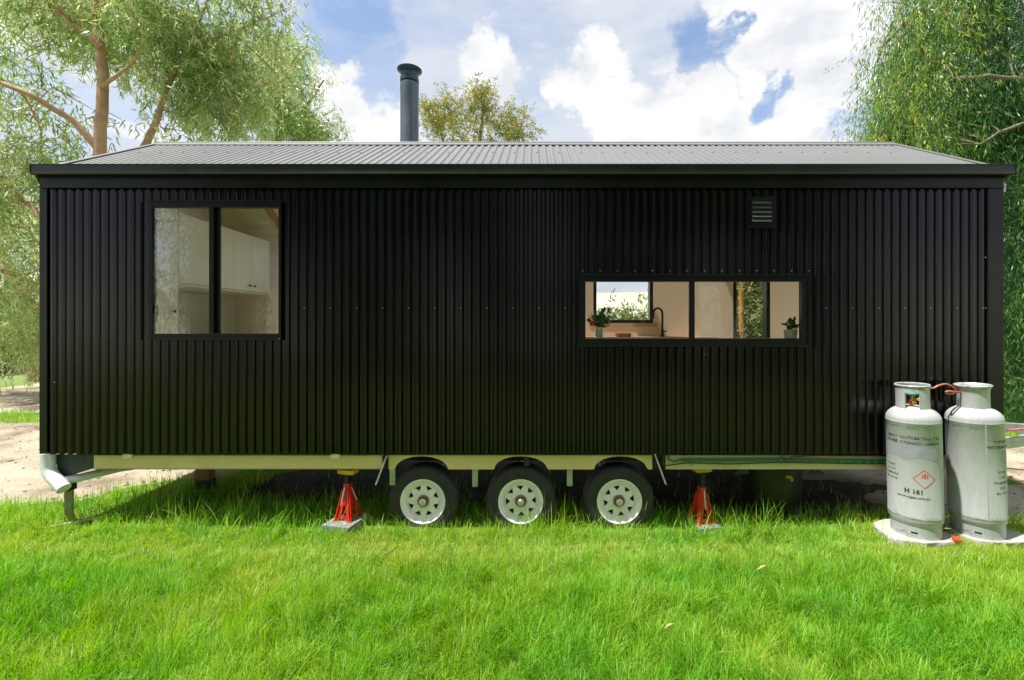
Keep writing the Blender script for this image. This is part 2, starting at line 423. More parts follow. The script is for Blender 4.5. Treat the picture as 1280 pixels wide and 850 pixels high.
veil = noise(4.5, 7, .55, (1,1,3), 3.1)
vm_ = N(nt, 'ShaderNodeMapRange', interpolation_type='SMOOTHSTEP'); vm_.inputs[1].default_value = .30; vm_.inputs[2].default_value = .62
vm_.inputs[3].default_value = .5; vm_.inputs[4].default_value = 1.0; nt.links.new(veil, vm_.inputs[0])
vfac = math_('SUBTRACT', vm_.outputs[0], math_('MULTIPLY', Q_, .62), None, True)
mix1 = N(nt, 'ShaderNodeMix', data_type='RGBA'); mix1.inputs['B'].default_value = (4.5,4.8,5.35,1)
skyb = N(nt, 'ShaderNodeMix', data_type='RGBA', blend_type='MULTIPLY'); skyb.inputs['Factor'].default_value = 1; skyb.inputs['B'].default_value = (1.55,1.42,1.32,1)
nt.links.new(sky.outputs[0], skyb.inputs['A'])
nt.links.new(vfac, mix1.inputs['Factor']); nt.links.new(skyb.outputs['Result'], mix1.inputs['A'])
shade = noise(9, 6, .55, (1,1,1.8), 7.7)
sr = N(nt, 'ShaderNodeValToRGB'); sr.color_ramp.elements[0].position = .36; sr.color_ramp.elements[1].position = .6
sr.color_ramp.elements[0].color = (4.9,5.05,5.35,1); sr.color_ramp.elements[1].color = (6.5,6.5,6.45,1); nt.links.new(shade, sr.inputs['Fac'])
mix2 = N(nt, 'ShaderNodeMix', data_type='RGBA'); nt.links.new(cm.outputs[0], mix2.inputs['Factor'])
nt.links.new(mix1.outputs['Result'], mix2.inputs['A']); nt.links.new(sr.outputs['Color'], mix2.inputs['B'])
nt.links.new(mix2.outputs['Result'], bg.inputs['Color'])

cam = bpy.data.cameras.new('camera'); co = bpy.data.objects.new('camera', cam); COL.objects.link(co)
co.location = (0,-4,H); co.rotation_euler = (R(90),0,0)
cam.sensor_width = 36; cam.lens = F/1280*36; cam.shift_x = -(CX-640)/1280; cam.shift_y = -(425-CY)/1280
cam.clip_start = .05; cam.clip_end = 3000
scene.camera = co

# ------------------------------------------------------------------ terrain
def height(x, y):
    x = np.asarray(x, float); y = np.asarray(y, float)
    h = .07+.05*(fbm(x*.7, y*.7, 3)-.5)+.025*(fbm(x*3, y*3, 9)-.5)
    h = h+.05*sstep(-2.2, -4.2, x)+.03*sstep(2, 3.2, x)
    h = h+.05*sstep(-1.0, -2.4, y)*(fbm(x*1.1+4, y*1.1, 21)-.35)
    h = h+.05*np.exp(-((x-3.4)/.75)**2-((y+.2)/.5)**2)
    d = np.hypot(x, y)
    h = h+16*sstep(60, 190, d)*(.8+.4*fbm(x*.008, y*.008, 5))
    return h
def dirt_edge(x):
    return np.interp(x, [-14,-9,-5.3,-4.6,-4.0,-3.5,-2.9,-2.4], [.3,.3,.5,.62,1.25,1.65,2.4,3.2])
def dirt_mask(x, y):
    n = (fbm(x*1.3, y*1.3, 31)-.5)*1.1+(fbm(x*6, y*6, 37)-.5)*.35
    left = np.minimum(y-dirt_edge(x)+n*.55, 4.35-y+n*.6)
    left2 = np.minimum(y-5.3+n*.6, 10.3-y+n)
    left = np.where(x < 3.0, np.maximum(left, left2), -1)
    right = .55-np.hypot((x-4.9)/1.3, (y-.55)/.55)*.55+n*.3
    right = np.maximum(right, np.minimum(np.minimum(y-1.25, 3.4-y), x-3.2)+n*.6)
    return np.maximum(left, right)
gx = np.unique(np.concatenate([np.arange(-14,12.001,.1), -14-np.cumsum(1.16**np.arange(42)*.12), 12+np.cumsum(1.16**np.arange(42)*.12)]))
gy = np.unique(np.concatenate([np.arange(-4.6,11.001,.1), -4.6-np.cumsum(1.16**np.arange(42)*.12), 11+np.cumsum(1.16**np.arange(42)*.12)]))
GX, GY = np.meshgrid(gx, gy); GZ = height(GX, GY)
nx, ny = len(gx), len(gy)
idx = np.arange(nx*ny).reshape(ny, nx)
quads = np.stack([idx[:-1,:-1], idx[:-1,1:], idx[1:,1:], idx[1:,:-1]], -1).reshape(-1, 4)

def ground_mat():
    m, nt, b = new_mat('ground_soil')
    geo = N(nt, 'ShaderNodeNewGeometry')
    def nz(s, d=6):
        n = N(nt, 'ShaderNodeTexNoise'); n.inputs['Scale'].default_value = s; n.inputs['Detail'].default_value = d; nt.links.new(geo.outputs['Position'], n.inputs['Vector']); return n
    n1, n2 = nz(2.2), nz(45, 4)
    r1 = N(nt, 'ShaderNodeValToRGB'); r1.color_ramp.elements[0].position = .35; r1.color_ramp.elements[1].position = .65
    r1.color_ramp.elements[0].color = (.10,.19,.02,1); r1.color_ramp.elements[1].color = (.17,.22,.04,1)
    nt.links.new(n1.outputs['Fac'], r1.inputs['Fac'])
    # far fields are pale and straw coloured
    ln = N(nt, 'ShaderNodeVectorMath', operation='LENGTH'); nt.links.new(geo.outputs['Position'], ln.inputs[0])
    mr = N(nt, 'ShaderNodeMapRange'); mr.inputs[1].default_value = 16; mr.inputs[2].default_value = 45; nt.links.new(ln.outputs['Value'], mr.inputs[0])
    nf = nz(.04, 4)
    rf = N(nt, 'ShaderNodeValToRGB'); rf.color_ramp.elements[0].position = .35; rf.color_ramp.elements[1].position = .65
    rf.color_ramp.elements[0].color = (.38,.40,.30,1); rf.color_ramp.elements[1].color = (.45,.45,.38,1); nt.links.new(nf.outputs['Fac'], rf.inputs['Fac'])
    mx = N(nt, 'ShaderNodeMix', data_type='RGBA'); nt.links.new(mr.outputs[0], mx.inputs['Factor']); nt.links.new(r1.outputs[0], mx.inputs['A']); nt.links.new(rf.outputs[0], mx.inputs['B'])
    nt.links.new(mx.outputs['Result'], b.inputs['Base Color']); b.inputs['Roughness'].default_value = .95; b.inputs['Specular IOR Level'].default_value = .1
    bp = N(nt, 'ShaderNodeBump'); bp.inputs['Strength'].default_value = .6; bp.inputs['Distance'].default_value = .03; nt.links.new(n2.outputs['Fac'], bp.inputs['Height']); nt.links.new(bp.outputs[0], b.inputs['Normal'])
    return m
def dirt_mat():
    m, nt, b = new_mat('dirt')
    geo = N(nt, 'ShaderNodeNewGeometry')
    def nz(s, d=6, r=.6):
        n = N(nt, 'ShaderNodeTexNoise'); n.inputs['Scale'].default_value = s; n.inputs['Detail'].default_value = d; n.inputs['Roughness'].default_value = r; nt.links.new(geo.outputs['Position'], n.inputs['Vector']); return n
    n1, n2 = nz(1.1), nz(60, 5, .7)
    r1 = N(nt, 'ShaderNodeValToRGB'); e = r1.color_ramp.elements; e[0].position = .32; e[1].position = .68; e.new(.5)
    e[0].color = (.17,.135,.095,1); e[1].color = (.42,.365,.28,1); e[2].color = (.52,.47,.38,1)
    nt.links.new(n1.outputs['Fac'], r1.inputs['Fac'])
    v = N(nt, 'ShaderNodeTexVoronoi'); v.inputs['Scale'].default_value = 38; nt.links.new(geo.outputs['Position'], v.inputs['Vector'])
    mx = N(nt, 'ShaderNodeMix', data_type='RGBA', blend_type='MULTIPLY'); mx.inputs['Factor'].default_value = .6
    r2 = N(nt, 'ShaderNodeValToRGB'); r2.color_ramp.elements[0].position = .3; r2.color_ramp.elements[1].position = .7; r2.color_ramp.elements[0].color = (.55,.5,.45,1); r2.color_ramp.elements[1].color = (1.15,1.12,1.1,1)
    nt.links.new(n2.outputs['Fac'], r2.inputs['Fac']); nt.links.new(r1.outputs[0], mx.inputs['A']); nt.links.new(r2.outputs[0], mx.inputs['B'])
    nt.links.new(mx.outputs['Result'], b.inputs['Base Color']); b.inputs['Roughness'].default_value = .95; b.inputs['Specular IOR Level'].default_value = .1
    bp = N(nt, 'ShaderNodeBump'); bp.inputs['Strength'].default_value = .5; bp.inputs['Distance'].default_value = .02
    ad = N(nt, 'ShaderNodeMath', operation='ADD'); nt.links.new(n2.outputs['Fac'], ad.inputs[0]); nt.links.new(v.outputs['Distance'], ad.inputs[1])
    nt.links.new(ad.outputs[0], bp.inputs['Height']); nt.links.new(bp.outputs[0], b.inputs['Normal'])
    return m
tag(np_mesh('ground', np.stack([GX.ravel(), GY.ravel(), GZ.ravel()], 1), quads.ravel(), np.arange(len(quads))*4, ground_mat(), smooth=True), kind='structure')
MASK = dirt_mask(GX, GY)
def patch_mesh(name, sel, m, dz):
    qm = MASK.ravel()[quads].max(1) > 0
    cx = GX.ravel()[quads].mean(1); cyy = GY.ravel()[quads].mean(1)
    q = quads[qm & sel(cx, cyy)]
    u, inv = np.unique(q.ravel(), return_inverse=True)
    v = np.stack([GX.ravel()[u], GY.ravel()[u], GZ.ravel()[u]+dz+np.minimum(0, MASK.ravel()[u])*.35], 1)
    return tag(np_mesh(name, v, inv, np.arange(len(q))*4, m, smooth=True), kind='structure')
DM = dirt_mat()
patch_mesh('dirt_driveway', lambda x, y: (x < 3) & (np.abs(x) < 15) & (y < 12), DM, .006)
SM = mat('shade_dark_soil', (.045,.036,.024), .95, 0, (.08,.062,.042), 3, .5, 50, .1)  # bare soil, colour darkened to deepen the shade under the house
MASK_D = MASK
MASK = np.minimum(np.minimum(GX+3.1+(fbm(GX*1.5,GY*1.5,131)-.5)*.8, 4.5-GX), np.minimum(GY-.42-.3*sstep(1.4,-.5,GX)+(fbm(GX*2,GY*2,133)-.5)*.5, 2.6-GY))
patch_mesh('shade_dark_soil', lambda x, y: np.abs(x) < 6, SM, .004)
MASK = MASK_D
patch_mesh('gravel_patch', lambda x, y: (x >= 3) & (x < 11) & (y < 6), DM, .006)

# ------------------------------------------------------------------ lawn grass
def blades(n, xr, yr, seed, lenf, keep, wid=(.0035,.006), segs=3):
    g = np.random.default_rng(seed)
    x = g.uniform(*xr, n); y = g.uniform(*yr, n)
    k = keep(x, y, g); x, y = x[k], y[k]; n = len(x)
    z = height(x, y)-.004
    L = lenf(x, y, g)
    flow = fbm(x*.9, y*.9, 51)*6*PI
    tuft = vnoise(x*9+1.3, y*9, 151)
    ang = flow*.5+tuft*4*PI+g.normal(0, .8, n)
    L = L*(.62+.8*vnoise(x*8, y*8, 152))
    lean = np.clip(g.normal(.55, .38, n)+.2*(fbm(x*1.7, y*1.7, 61)-.5), .03, 1.5)
    w = g.uniform(*wid, n)
    dx, dy = np.cos(ang), np.sin(ang)
    fa = ang+PI/2+g.normal(0, .5, n); sx, sy = np.cos(fa), np.sin(fa)
    V = []
    px, py, pz = x.copy(), y.copy(), z.copy()
    for s in range(segs+1):
        t = s/segs
        a = lean*(.25+1.15*t)
        if s > 0:
            px = px+np.sin(a)*dx*L/segs; py = py+np.sin(a)*dy*L/segs; pz = pz+np.cos(a)*L/segs
        if s < segs:
            ww = w*(1-.55*t)
            V += [np.stack([px-sx*ww/2, py-sy*ww/2, pz], 1), np.stack([px+sx*ww/2, py+sy*ww/2, pz], 1)]
        else: V += [np.stack([px, py, pz], 1)]
    nv = 2*segs+1
    V = np.stack(V, 1).reshape(-1, 3)
    base = (np.arange(n)*nv)[:, None]
    fl = []; st = []
    pat = []
    for s in range(segs-1): pat.append([2*s, 2*s+1, 2*s+3, 2*s+2])
    pat.append([2*segs-2, 2*segs-1, 2*segs])
    flat = np.array(sum(pat, [])); sizes = np.array([len(p) for p in pat])
    loops = (base+flat[None, :]).ravel()
    st = (np.arange(n)*len(flat))[:, None]+np.concatenate([[0], np.cumsum(sizes)[:-1]])[None, :]
    dry = sstep(.52, .75, fbm(x*1.2+9, y*1.2, 71))*.25
    strip = np.exp(-((y+.38)/.28)**2)*(.35+.5*fbm(x*.8, y*.8, 77))
    tint = np.clip(.48+.35*(fbm(x*1.6, y*1.6, 81)-.5)+.3*(vnoise(x*7, y*7, 155)-.5)+g.normal(0, .13, n)+dry+strip*.5, 0, .84)
    tint = np.where(g.random(n) < .025+.28*strip, g.uniform(.86, 1, n), tint)
    return V, loops, st.ravel(), np.repeat(tint, nv)
def merge(parts):
    V, Lp, S, T = [], [], [], []; vo = lo = 0
    for v, l, s, t in parts:
        V.append(v); Lp.append(l+vo); S.append(s+lo); T.append(t); vo += len(v); lo += len(l)
    return np.concatenate(V), np.concatenate(Lp), np.concatenate(S), np.concatenate(T)
def underhouse(x, y): return (x > -4.2) & (x < 4.0) & (y > .45) & (y < 2.4)
def lf(lo, hi):
    def f(x, y, g):
        L = g.uniform(lo, hi, len(x))*(.55+.9*fbm(x*1.5, y*1.5, 91))
        return L*(1-.45*np.exp(-((y+.35)/.22)**2))
    return f
def in_view(x, y, m=1.45): return (np.abs(x) < (y+4)*m+.6)
def keep_a(x, y, g): return in_view(x, y) & (dirt_mask(x, y) < -.02) & ~((np.hypot(x-3.18, y+.2) < .22) | (np.hypot(x-3.7, y+.2) < .22))
def keep_u(x, y, g):
    d = np.clip(1-(y-.2)/1.6*.8, .1, 1)
    d = np.where(x > -3, d*np.clip(1-(y-.15-.35*sstep(1.4,-.5,x))/.4, .04, 1), d)
    return in_view(x, y) & (dirt_mask(x, y) < .03+g.normal(0,.03,len(x))) & (g.random(len(x)) < d)
parts = [
 blades(150000, (-4.6,4.6), (-2.35,-.95), 1, lf(.06,.165), keep_a, (.0028,.0058), 4),
 blades(110000, (-6.2,6.0), (-.95,-.02), 2, lf(.055,.14), keep_a, (.003,.0055), 3),
 blades(52000, (-8,6.5), (-.02,1.7), 3, lf(.06,.17), keep_u, (.004,.007), 3),
 blades(1600, (-4.2,3.2), (-.2,.3), 5, lf(.20,.34), lambda x,y,g: g.random(len(x)) < sstep(.42,.62,fbm(x*2.5,y*2.5,111)), (.005,.008), 4),
 blades(60000, (-16,10), (1.7,8), 4, lf(.06,.16), lambda x,y,g: (dirt_mask(x,y) < .05+g.normal(0,.12,len(x))) & ~underhouse(x,y) & (np.abs(x) > 3.2), (.006,.011), 2),
 blades(9000, (-14,7), (.2,5), 6, lf(.04,.1), lambda x,y,g: (dirt_mask(x,y) > 0) & (g.random(len(x)) < sstep(.5,.7,fbm(x*1.6,y*1.6,121))) & ~underhouse(x,y), (.005,.009), 2),
]
V_, L_, S_, T_ = merge(parts)
M['grass'] = grass_mat = leaf_mat('grass_blades', [(0,(.09,.24,.008)),(.35,(.16,.35,.010)),(.6,(.25,.44,.014)),(.84,(.36,.47,.05)),(.9,(.40,.40,.13)),(1,(.46,.41,.20))], .42, .45, spec=.35)
nt_ = grass_mat.node_tree; geo_ = N(nt_, 'ShaderNodeNewGeometry'); nz_ = N(nt_, 'ShaderNodeTexNoise'); nz_.inputs['Scale'].default_value = 1.3; nz_.inputs['Detail'].default_value = 3
nt_.links.new(geo_.outputs['Position'], nz_.inputs['Vector'])
mr_ = N(nt_, 'ShaderNodeMapRange'); mr_.inputs[1].default_value = .3; mr_.inputs[2].default_value = .7; mr_.inputs[3].default_value = .49; mr_.inputs[4].default_value = .525; nt_.links.new(nz_.outputs['Fac'], mr_.inputs[0])
ramp_ = [n for n in nt_.nodes if n.type == 'VALTORGB'][0]; hs_ = N(nt_, 'ShaderNodeHueSaturation'); hs_.inputs['Saturation'].default_value = .97; hs_.inputs['Value'].default_value = 1.05; nt_.links.new(mr_.outputs[0], hs_.inputs['Hue'])
tos = [l.to_socket for l in ramp_.outputs['Color'].links]; nt_.links.new(ramp_.outputs['Color'], hs_.inputs['Color'])
for t_ in tos: nt_.links.new(hs_.outputs['Color'], t_)
tag(np_mesh('lawn_grass', V_, L_, S_, M['grass'], attrs={'tint': T_}), 'bright green uncut lawn grass in front of and beneath the black tiny house', 'grass', kind='stuff')

# stones, clods and leaf litter on the bare ground
g_ = np.random.default_rng(55); n_ = 14000
sx_ = g_.uniform(-14, 7, n_); sy_ = g_.uniform(.1, 9, n_); k_ = (dirt_mask(sx_, sy_) > .02) & (np.abs(sx_) > 3.0); sx_, sy_ = sx_[k_], sy_[k_]; n_ = len(sx_)
sr_ = .004+.022*g_.random(n_)**5
oc_ = np.array([(1,0,0),(0,1,0),(-1,0,0),(0,-1,0),(0,0,.7),(0,0,-.5)])
V2 = oc_[None]*sr_[:,None,None]*g_.uniform(.6,1.5,(n_,6,1))+np.stack([sx_, sy_, height(sx_, sy_)+.008], 1)[:,None,:]
f_ = np.array([0,1,4,1,2,4,2,3,4,3,0,4,1,0,5,2,1,5,3,2,5,0,3,5])
tag(np_mesh('gravel_stones', V2.reshape(-1,3), ((np.arange(n_)*6)[:,None]+f_[None]).ravel(), np.arange(n_*8)*3, mat('stone', (.30,.26,.20), .9, 0, (.16,.12,.08), 3)), 'small stones and clods scattered over the bare dirt', 'stones', kind='stuff')

# ------------------------------------------------------------------ trees
class Leaves:
    def __init__(self): self.p=[]; self.d=[]; self.l=[]; self.w=[]; self.t=[]
    def add(self, p, d, l, w, t): self.p.append(p); self.d.append(d); self.l.append(l); self.w.append(w); self.t.append(t)
    def build(self, name, m, parent, g):
        p = np.concatenate(self.p); d = np.concatenate(self.d); l = np.concatenate(self.l)[:,None]; w = np.concatenate(self.w)[:,None]; t = np.concatenate(self.t)
        d = d/np.linalg.norm(d, axis=1, keepdims=True); n = len(p)
        r = g.normal(size=(n,3)); s = np.cross(d, r); s /= np.linalg.norm(s, axis=1, keepdims=True)+1e-9
        b = np.cross(s, d)*l*g.uniform(-.15,.15,(n,1))
        V = np.stack([p, p+d*l*.3-s*w/2+b*.6, p+d*l*.3+s*w/2+b*.6, p+d*l*.68-s*w*.36+b*.7, p+d*l*.68+s*w*.36+b*.7, p+d*l], 1).reshape(-1,3)
        base = (np.arange(n)*6)[:,None]
        pat = np.array([0,2,1, 1,2,4,3, 3,4,5]); loops = (base+pat[None]).ravel()
        st = ((np.arange(n)*10)[:,None]+np.array([0,3,7])[None]).ravel()
        return np_mesh(name, V, loops, st, m, parent, {'tint': np.repeat(t, 6)})
def curve(p, q, bow, n, g, up=.0):
    p, q = np.array(p, float), np.array(q, float)
    L = np.linalg.norm(q-p); m = (p+q)/2+g.normal(size=3)*L*bow+np.array([0,0,up*L])
    t = np.linspace(0,1,n)[:,None]
    return (1-t)**2*p+2*t*(1-t)*m+t*t*q
def tree(name, label, base, limbs, blobs, lm, bark, seed, leaf=(.12,.2,.018,.026), per=45, strand=(.3,.6), droop=1.0, gap=.35, tint=(.2,.8), tw=.012, shell=2.2, gapf=.7, spread=.35, tight=1.0, fill=1.0):
    """limbs: list of (points, r0, r1); blobs: (centre, radii, clusters); every position is relative to the world"""
    g = np.random.default_rng(seed)
    root = thing(name, label, 'tree', base)
    B = np.array(base, float)
    mb = MB(); nodes = []
    for pts, r0, r1 in limbs:
        P = np.array([np.array(q, float) for q in pts])
        g_ = 1
        # smooth polyline
        out = []
        for i in range(len(P)-1):
            for k in range(4): out.append(P[i]+(P[i+1]-P[i])*k/4+g.normal(size=3)*.02*r0*4)
        out.append(P[-1]); out = np.array(out)
        mb.tube([Vector(o-B) for o in out], list(np.linspace(r0, r1, len(out))), 9)
        nodes.append(out)
    nodes = np.concatenate(nodes)
    lv = Leaves()
    for c, rad, ncl, *tt in blobs:
        trange = tt[0] if tt else tint
        c, rad = np.array(c, float), np.array(rad, float)
        k = 0
        sub_nodes = []
        while k < ncl:
            v = g.normal(size=3); v /= np.linalg.norm(v)
            q = c+v*rad*g.random()**(1/shell)
            nn = vnoise(q[0]*gapf+3*q[2]*gapf*.3, q[2]*gapf+q[1]*gapf*.5, seed)
            if nn < gap and g.random() < .85: k += .25; continue
            k += 1
            cand = nodes if not sub_nodes else np.concatenate([nodes, np.array(sub_nodes)])
            dd = np.linalg.norm(cand-q, axis=1)+np.maximum(0, cand[:,2]-q[2])*.4
            s = cand[np.argmin(dd)]
            L = np.linalg.norm(q-s)
            cv = curve(s, q, .10, 6, g, .12)
            mb.tube([Vector(o-B) for o in cv], list(np.linspace(min(tw*(1+L*.8), .05), tw*.35, 6)), 5, False)
            for o in cv[2:]: sub_nodes.append(o)
            # hanging strands of leaves at the end of the twig
            m = per
            ns = max(2, per//12)
            tl = g.uniform(*trange)
            for _ in range(ns):
                sl_ = g.uniform(*strand)
                o = q+g.normal(size=3)*spread*np.array([1,1,.7])*.5
                dirv = g.normal(size=3)*.6+np.array([0,0,-droop]); dirv /= np.linalg.norm(dirv)
                mm = m//ns; t = g.random(mm)**.8
                pts = o+dirv*sl_*t[:,None]+np.array([0,0,-1])*(t[:,None]**2)*sl_*.35*droop+g.normal(size=(mm,3))*.05*spread/.35*tight
                dl = dirv*.7+g.normal(size=(mm,3))*(.22+.4*tight)+np.array([0,0,-.45*droop])
                lv.add(pts-B, dl, g.uniform(leaf[0], leaf[1], mm), g.uniform(leaf[2], leaf[3], mm), np.clip(tl+g.normal(0,.14,mm), 0, 1))
    mb.build('trunk', bark, root, smooth=60)
    lv.build('crown', lm, root, g)
    return root

gum = leaf_mat('gum_leaves', [(0,(.10,.18,.05)),(.35,(.23,.33,.10)),(.7,(.39,.47,.19)),(1,(.56,.58,.34))], .48, .3, spec=.7)
wil = leaf_mat('weeping_leaves', [(0,(.03,.10,.04)),(.4,(.075,.20,.055)),(.75,(.18,.32,.06)),(1,(.44,.44,.07))], .42, .38, spec=.5)
olv = leaf_mat('olive_leaves', [(0,(.09,.13,.03)),(.5,(.20,.23,.045)),(1,(.38,.32,.06))], .4, .45)
shr = leaf_mat('shrub_leaves', [(0,(.06,.10,.03)),(.5,(.13,.19,.05)),(1,(.28,.30,.11))], .4, .45)
def T(px, py, Z): return tuple(W(px, py, Z))
def G(x, y): return (x, y, float(height(x, y))-.05)
# big gum at the left, behind the house
b1 = G(WX(126,9), 5.0)
tree('gum_tree', 'tall gum tree with a smooth pinkish brown trunk rising behind the left roof end', b1,
 [([b1, T(128,300,9), T(127,185,9), T(128,90,9.05), T(120,0,9.1), T(135,-110,9.2)], .135, .06),
  ([T(127,190,9), T(90,150,8.8), T(40,120,8.5), T(-20,95,8.3), T(-90,70,8.1)], .075, .02),
  ([T(127,230,9), T(175,195,9.2), T(192,160,9.3), T(208,112,9.4), T(235,60,9.6), T(260,0,9.8)], .085, .025),
  ([T(128,60,9), T(80,20,9), T(40,-40,8.7)], .06, .02), ([T(120,20,9), T(170,-30,9.4), T(240,-80,9.8)], .06, .02),
  ([T(235,60,9.6), T(290,40,9.9), T(340,20,10.2)], .05, .015), ([T(125,110,9), T(165,80,8.6), T(180,50,8.4)], .04, .012)],
 [(T(110,10,10.3), (2.5,1.0,1.6), 120), (T(245,40,10), (2.0,1.3,1.4), 125), (T(315,85,10.4), (1.4,1.2,1.2), 75), (T(20,50,9.6), (1.7,1.0,1.6), 75), (T(70,150,10), (1.4,.9,.8), 34), (T(205,10,9), (1.0,1.0,.9), 40), (T(60,-10,8.8), (1.5,1.0,.7), 45), (T(230,105,9.8), (1.0,1.0,.7), 28), (T(170,-80,9.3), (3,2,1.4), 110), (T(250,140,9.6), (1.3,1.2,.6), 26), (T(310,20,10), (1.2,1.2,1.0), 90)],
 gum, M['bark'], 11, (.12,.24,.019,.032), 56, (.3,.75), .9, .5, (.15,1.0), gapf=1.15, tight=.8)
# second gum, paler, further right and behind
b2 = G(WX(330,14), 10)
tree('gum_tree', 'rounded gum tree with fine leaves just left of the flue, behind the big gum', b2,
 [([b2, T(335,300,14), T(345,200,14), T(352,120,14), T(360,60,14)], .16, .04), ([T(345,180,14), T(385,130,14), T(405,100,14)], .07, .02), ([T(345,150,14), T(300,100,14), T(290,60,14)], .07, .02)],
 [(T(362,112,14), (1.5,1.4,1.9), 220), (T(335,66,14.4), (1.2,1.3,1.1), 90), (T(398,150,14), (.95,1.0,.8), 90), (T(300,130,14.5), (1.6,1.4,1.3), 100)],
 gum, M['bark2'], 12, (.10,.17,.018,.026), 56, (.25,.6), .8, .36, (.1,.75), shell=2.0)
# low branching gum filling the left edge
b3 = G(WX(42,14.5), 10.5)
tree('gum_tree', 'low branching gum tree with drooping sprays at the left edge beside the wall', b3,
 [([b3, T(40,440,14.3), T(30,380,14), T(10,330,13), T(-15,280,12.5), T(-40,180,12)], .16, .07),
  ([T(-60,180,10), T(-10,215,9.8), T(22,245,9.6), T(52,272,9.4), T(80,300,9.2)], .07, .025),
  ([T(-40,300,10.5), T(0,335,10.3), T(25,362,10.1), T(60,392,9.9)], .06, .02), ([T(-15,280,12.5), T(-50,240,11), T(-60,180,10)], .08, .06), ([T(-15,280,12.5), T(-40,300,10.5)], .07, .05),
  ([T(30,380,14), T(60,330,13.5), T(80,280,13)], .06, .02)],
 [(T(10,250,10), (1.3,1.2,1.2), 80), (T(20,350,10.4), (1.2,1.2,1.1), 85), (T(20,410,11.5), (1.4,1.2,.9), 85), (T(-50,300,11), (1.5,1.5,2.4), 90), (T(50,300,13.5), (1.5,1.3,2.2), 70), (T(-10,195,9.5), (1.3,1,.7), 60)],
 gum, M['bark'], 13, (.12,.22,.020,.032), 50, (.3,.8), 1.0, .32, (.25,.95))
# small tree behind the ridge
b4 = G(WX(590,20), 16)
tree('wattle_tree', 'small yellowish olive tree showing above the middle of the roof ridge', b4,
 [([b4, T(592,350,20), T(596,240,20), T(600,170,20), T(606,120,20)], .14, .04), ([T(596,230,20), T(555,180,20), T(545,140,20)], .06, .02), ([T(596,230,20), T(640,185,20), T(655,150,20)], .06, .02)],
 [(T(572,145,20), (1.5,1.4,1.3), 130), (T(598,125,20), (.9,1,.75), 70), (T(640,158,20), (1.2,1.2,.8), 100), (T(542,145,20), (.8,1,1.0), 55), (T(600,180,20), (2.5,1.6,1.0), 110)],
 olv, M['bark2'], 14, (.12,.2,.022,.034), 34, (.3,.6), .3, .34, (.2,.95), shell=1.9, gapf=.9)
# weeping tree on the right
b5 = G(9.6, 4.6)
tree('weeping_tree', 'dense dark green weeping tree towering over the right roof end', b5,
 [([b5, (9.5,4.6,2.5), (9.3,4.6,4.5), (9.0,4.7,6.5), (8.6,4.8,9)], .24, .08),
  ([(9.3,4.6,4.6), T(1280,100,7.9), T(1235,95,7.8), T(1192,99,7.7)], .06, .02), ([(9.4,4.6,4.2), T(1285,152,7.9), T(1250,165,7.8), T(1225,180,7.7)], .045, .012),
  ([(9.1,4.7,6.2), T(1200,20,8.6), T(1140,20,8.6), T(1100,60,8.6)], .09, .02), ([(9.0,4.7,6.8), T(1180,-60,8.6), T(1120,-70,8.6)], .08, .03), ([(9.4,4.6,3.5), (8.4,4.4,4.2), (7.6,4.3,4.2)], .07, .02),
  ([(9.5,4.6,2.6), (9.0,3.8,3.6), (8.6,3.4,3.4)], .06, .02)],
 [(T(1210,50,8.9), (1.4,1.2,1.7), 330, (0,.65)), (T(1245,130,8.8), (1.45,1.1,1.3), 310, (0,.6)), (T(1142,105,8.3), (.62,.8,1.0), 130, (.3,.9)), (T(1140,168,8.1), (.6,.6,.45), 80, (.5,1)), (T(1165,10,8.4), (.7,.6,.7), 60, (.4,1)), (T(1250,-20,8.8), (1.8,1.5,1.4), 140), (T(1190,-70,8.8), (1.3,1.4,1.2), 80),
  (T(1180,190,8.6), (1.3,1.0,.7), 90), (T(1290,250,8.3), (.75,1.0,1.5), 170), (T(1295,400,8.1), (.75,.9,1.8), 230), (T(1330,300,8.6), (1.0,1.2,3.0), 160)],
 wil, M['bark2'], 15, (.08,.155,.010,.017), 104, (.45,1.0), 1.5, .38, (.04,.68), shell=2.6, spread=.42, tight=.6, gapf=1.1)
src = [o for o in bpy.data.objects if o.get('category') == 'tree' and o.parent is None]
for k, (x, y, rz) in enumerate(((-14,-15,2.4),(-10,-19,.7),(-6,-15,3.6),(-2,-18,1.1),(2,-15,2.9),(6,-18,4.2),(10,-15,5.2),(14,-17,.2))):  # unseen trees added to darken what the cladding and panes reflect
    c = copy_tree(src[4]); c.location = (x, y, .05); c.rotation_euler.z = rz; c.scale = (1.5,)*3
    c['group'] = 'added trees out of view'; c['label'] = 'tree added out of view behind the camera for reflections in wall and panes'
# shrubs along the bank
def shrub(px, Z, w, h, seed, label, name='shrub'):
    x, y = WX(px, Z), Z-4; b = G(x, y)
    tree(name, label, b, [([b, (x,y,h*.4), (x+.1,y,h*.75)], .05, .02), ([b, (x-w*.4,y,h*.5)], .03, .01), ([b, (x+w*.4,y+.1,h*.55)], .03, .01)],
      [((x,y,h*.52), (w,w*.8,h*.5), int(90*w*h/2)+40)], shr, M['bark2'], seed, (.09,.16,.022,.036), 76, (.15,.4), .2, .22, (.2,1), shell=2.6)
shrub(-10, 17, 1.7, 2.2, 21, 'pale green shrub on the bank at the far left, beyond the driveway')
shrub(75, 20, 2.2, 3.2, 22, 'tall pale shrub behind the low branching gum and the house corner')
shrub(-120, 15, 1.6, 3.0, 23, 'broad shrub at the outermost left beside the driveway')
shrub(778, 10.0, 1.0, 2.32, 24, 'bushy green shrub seen through the small rear window')
bq = G(WX(927,8.6), 4.6)  # added sapling, imitates the gold trunk reflected in the long window
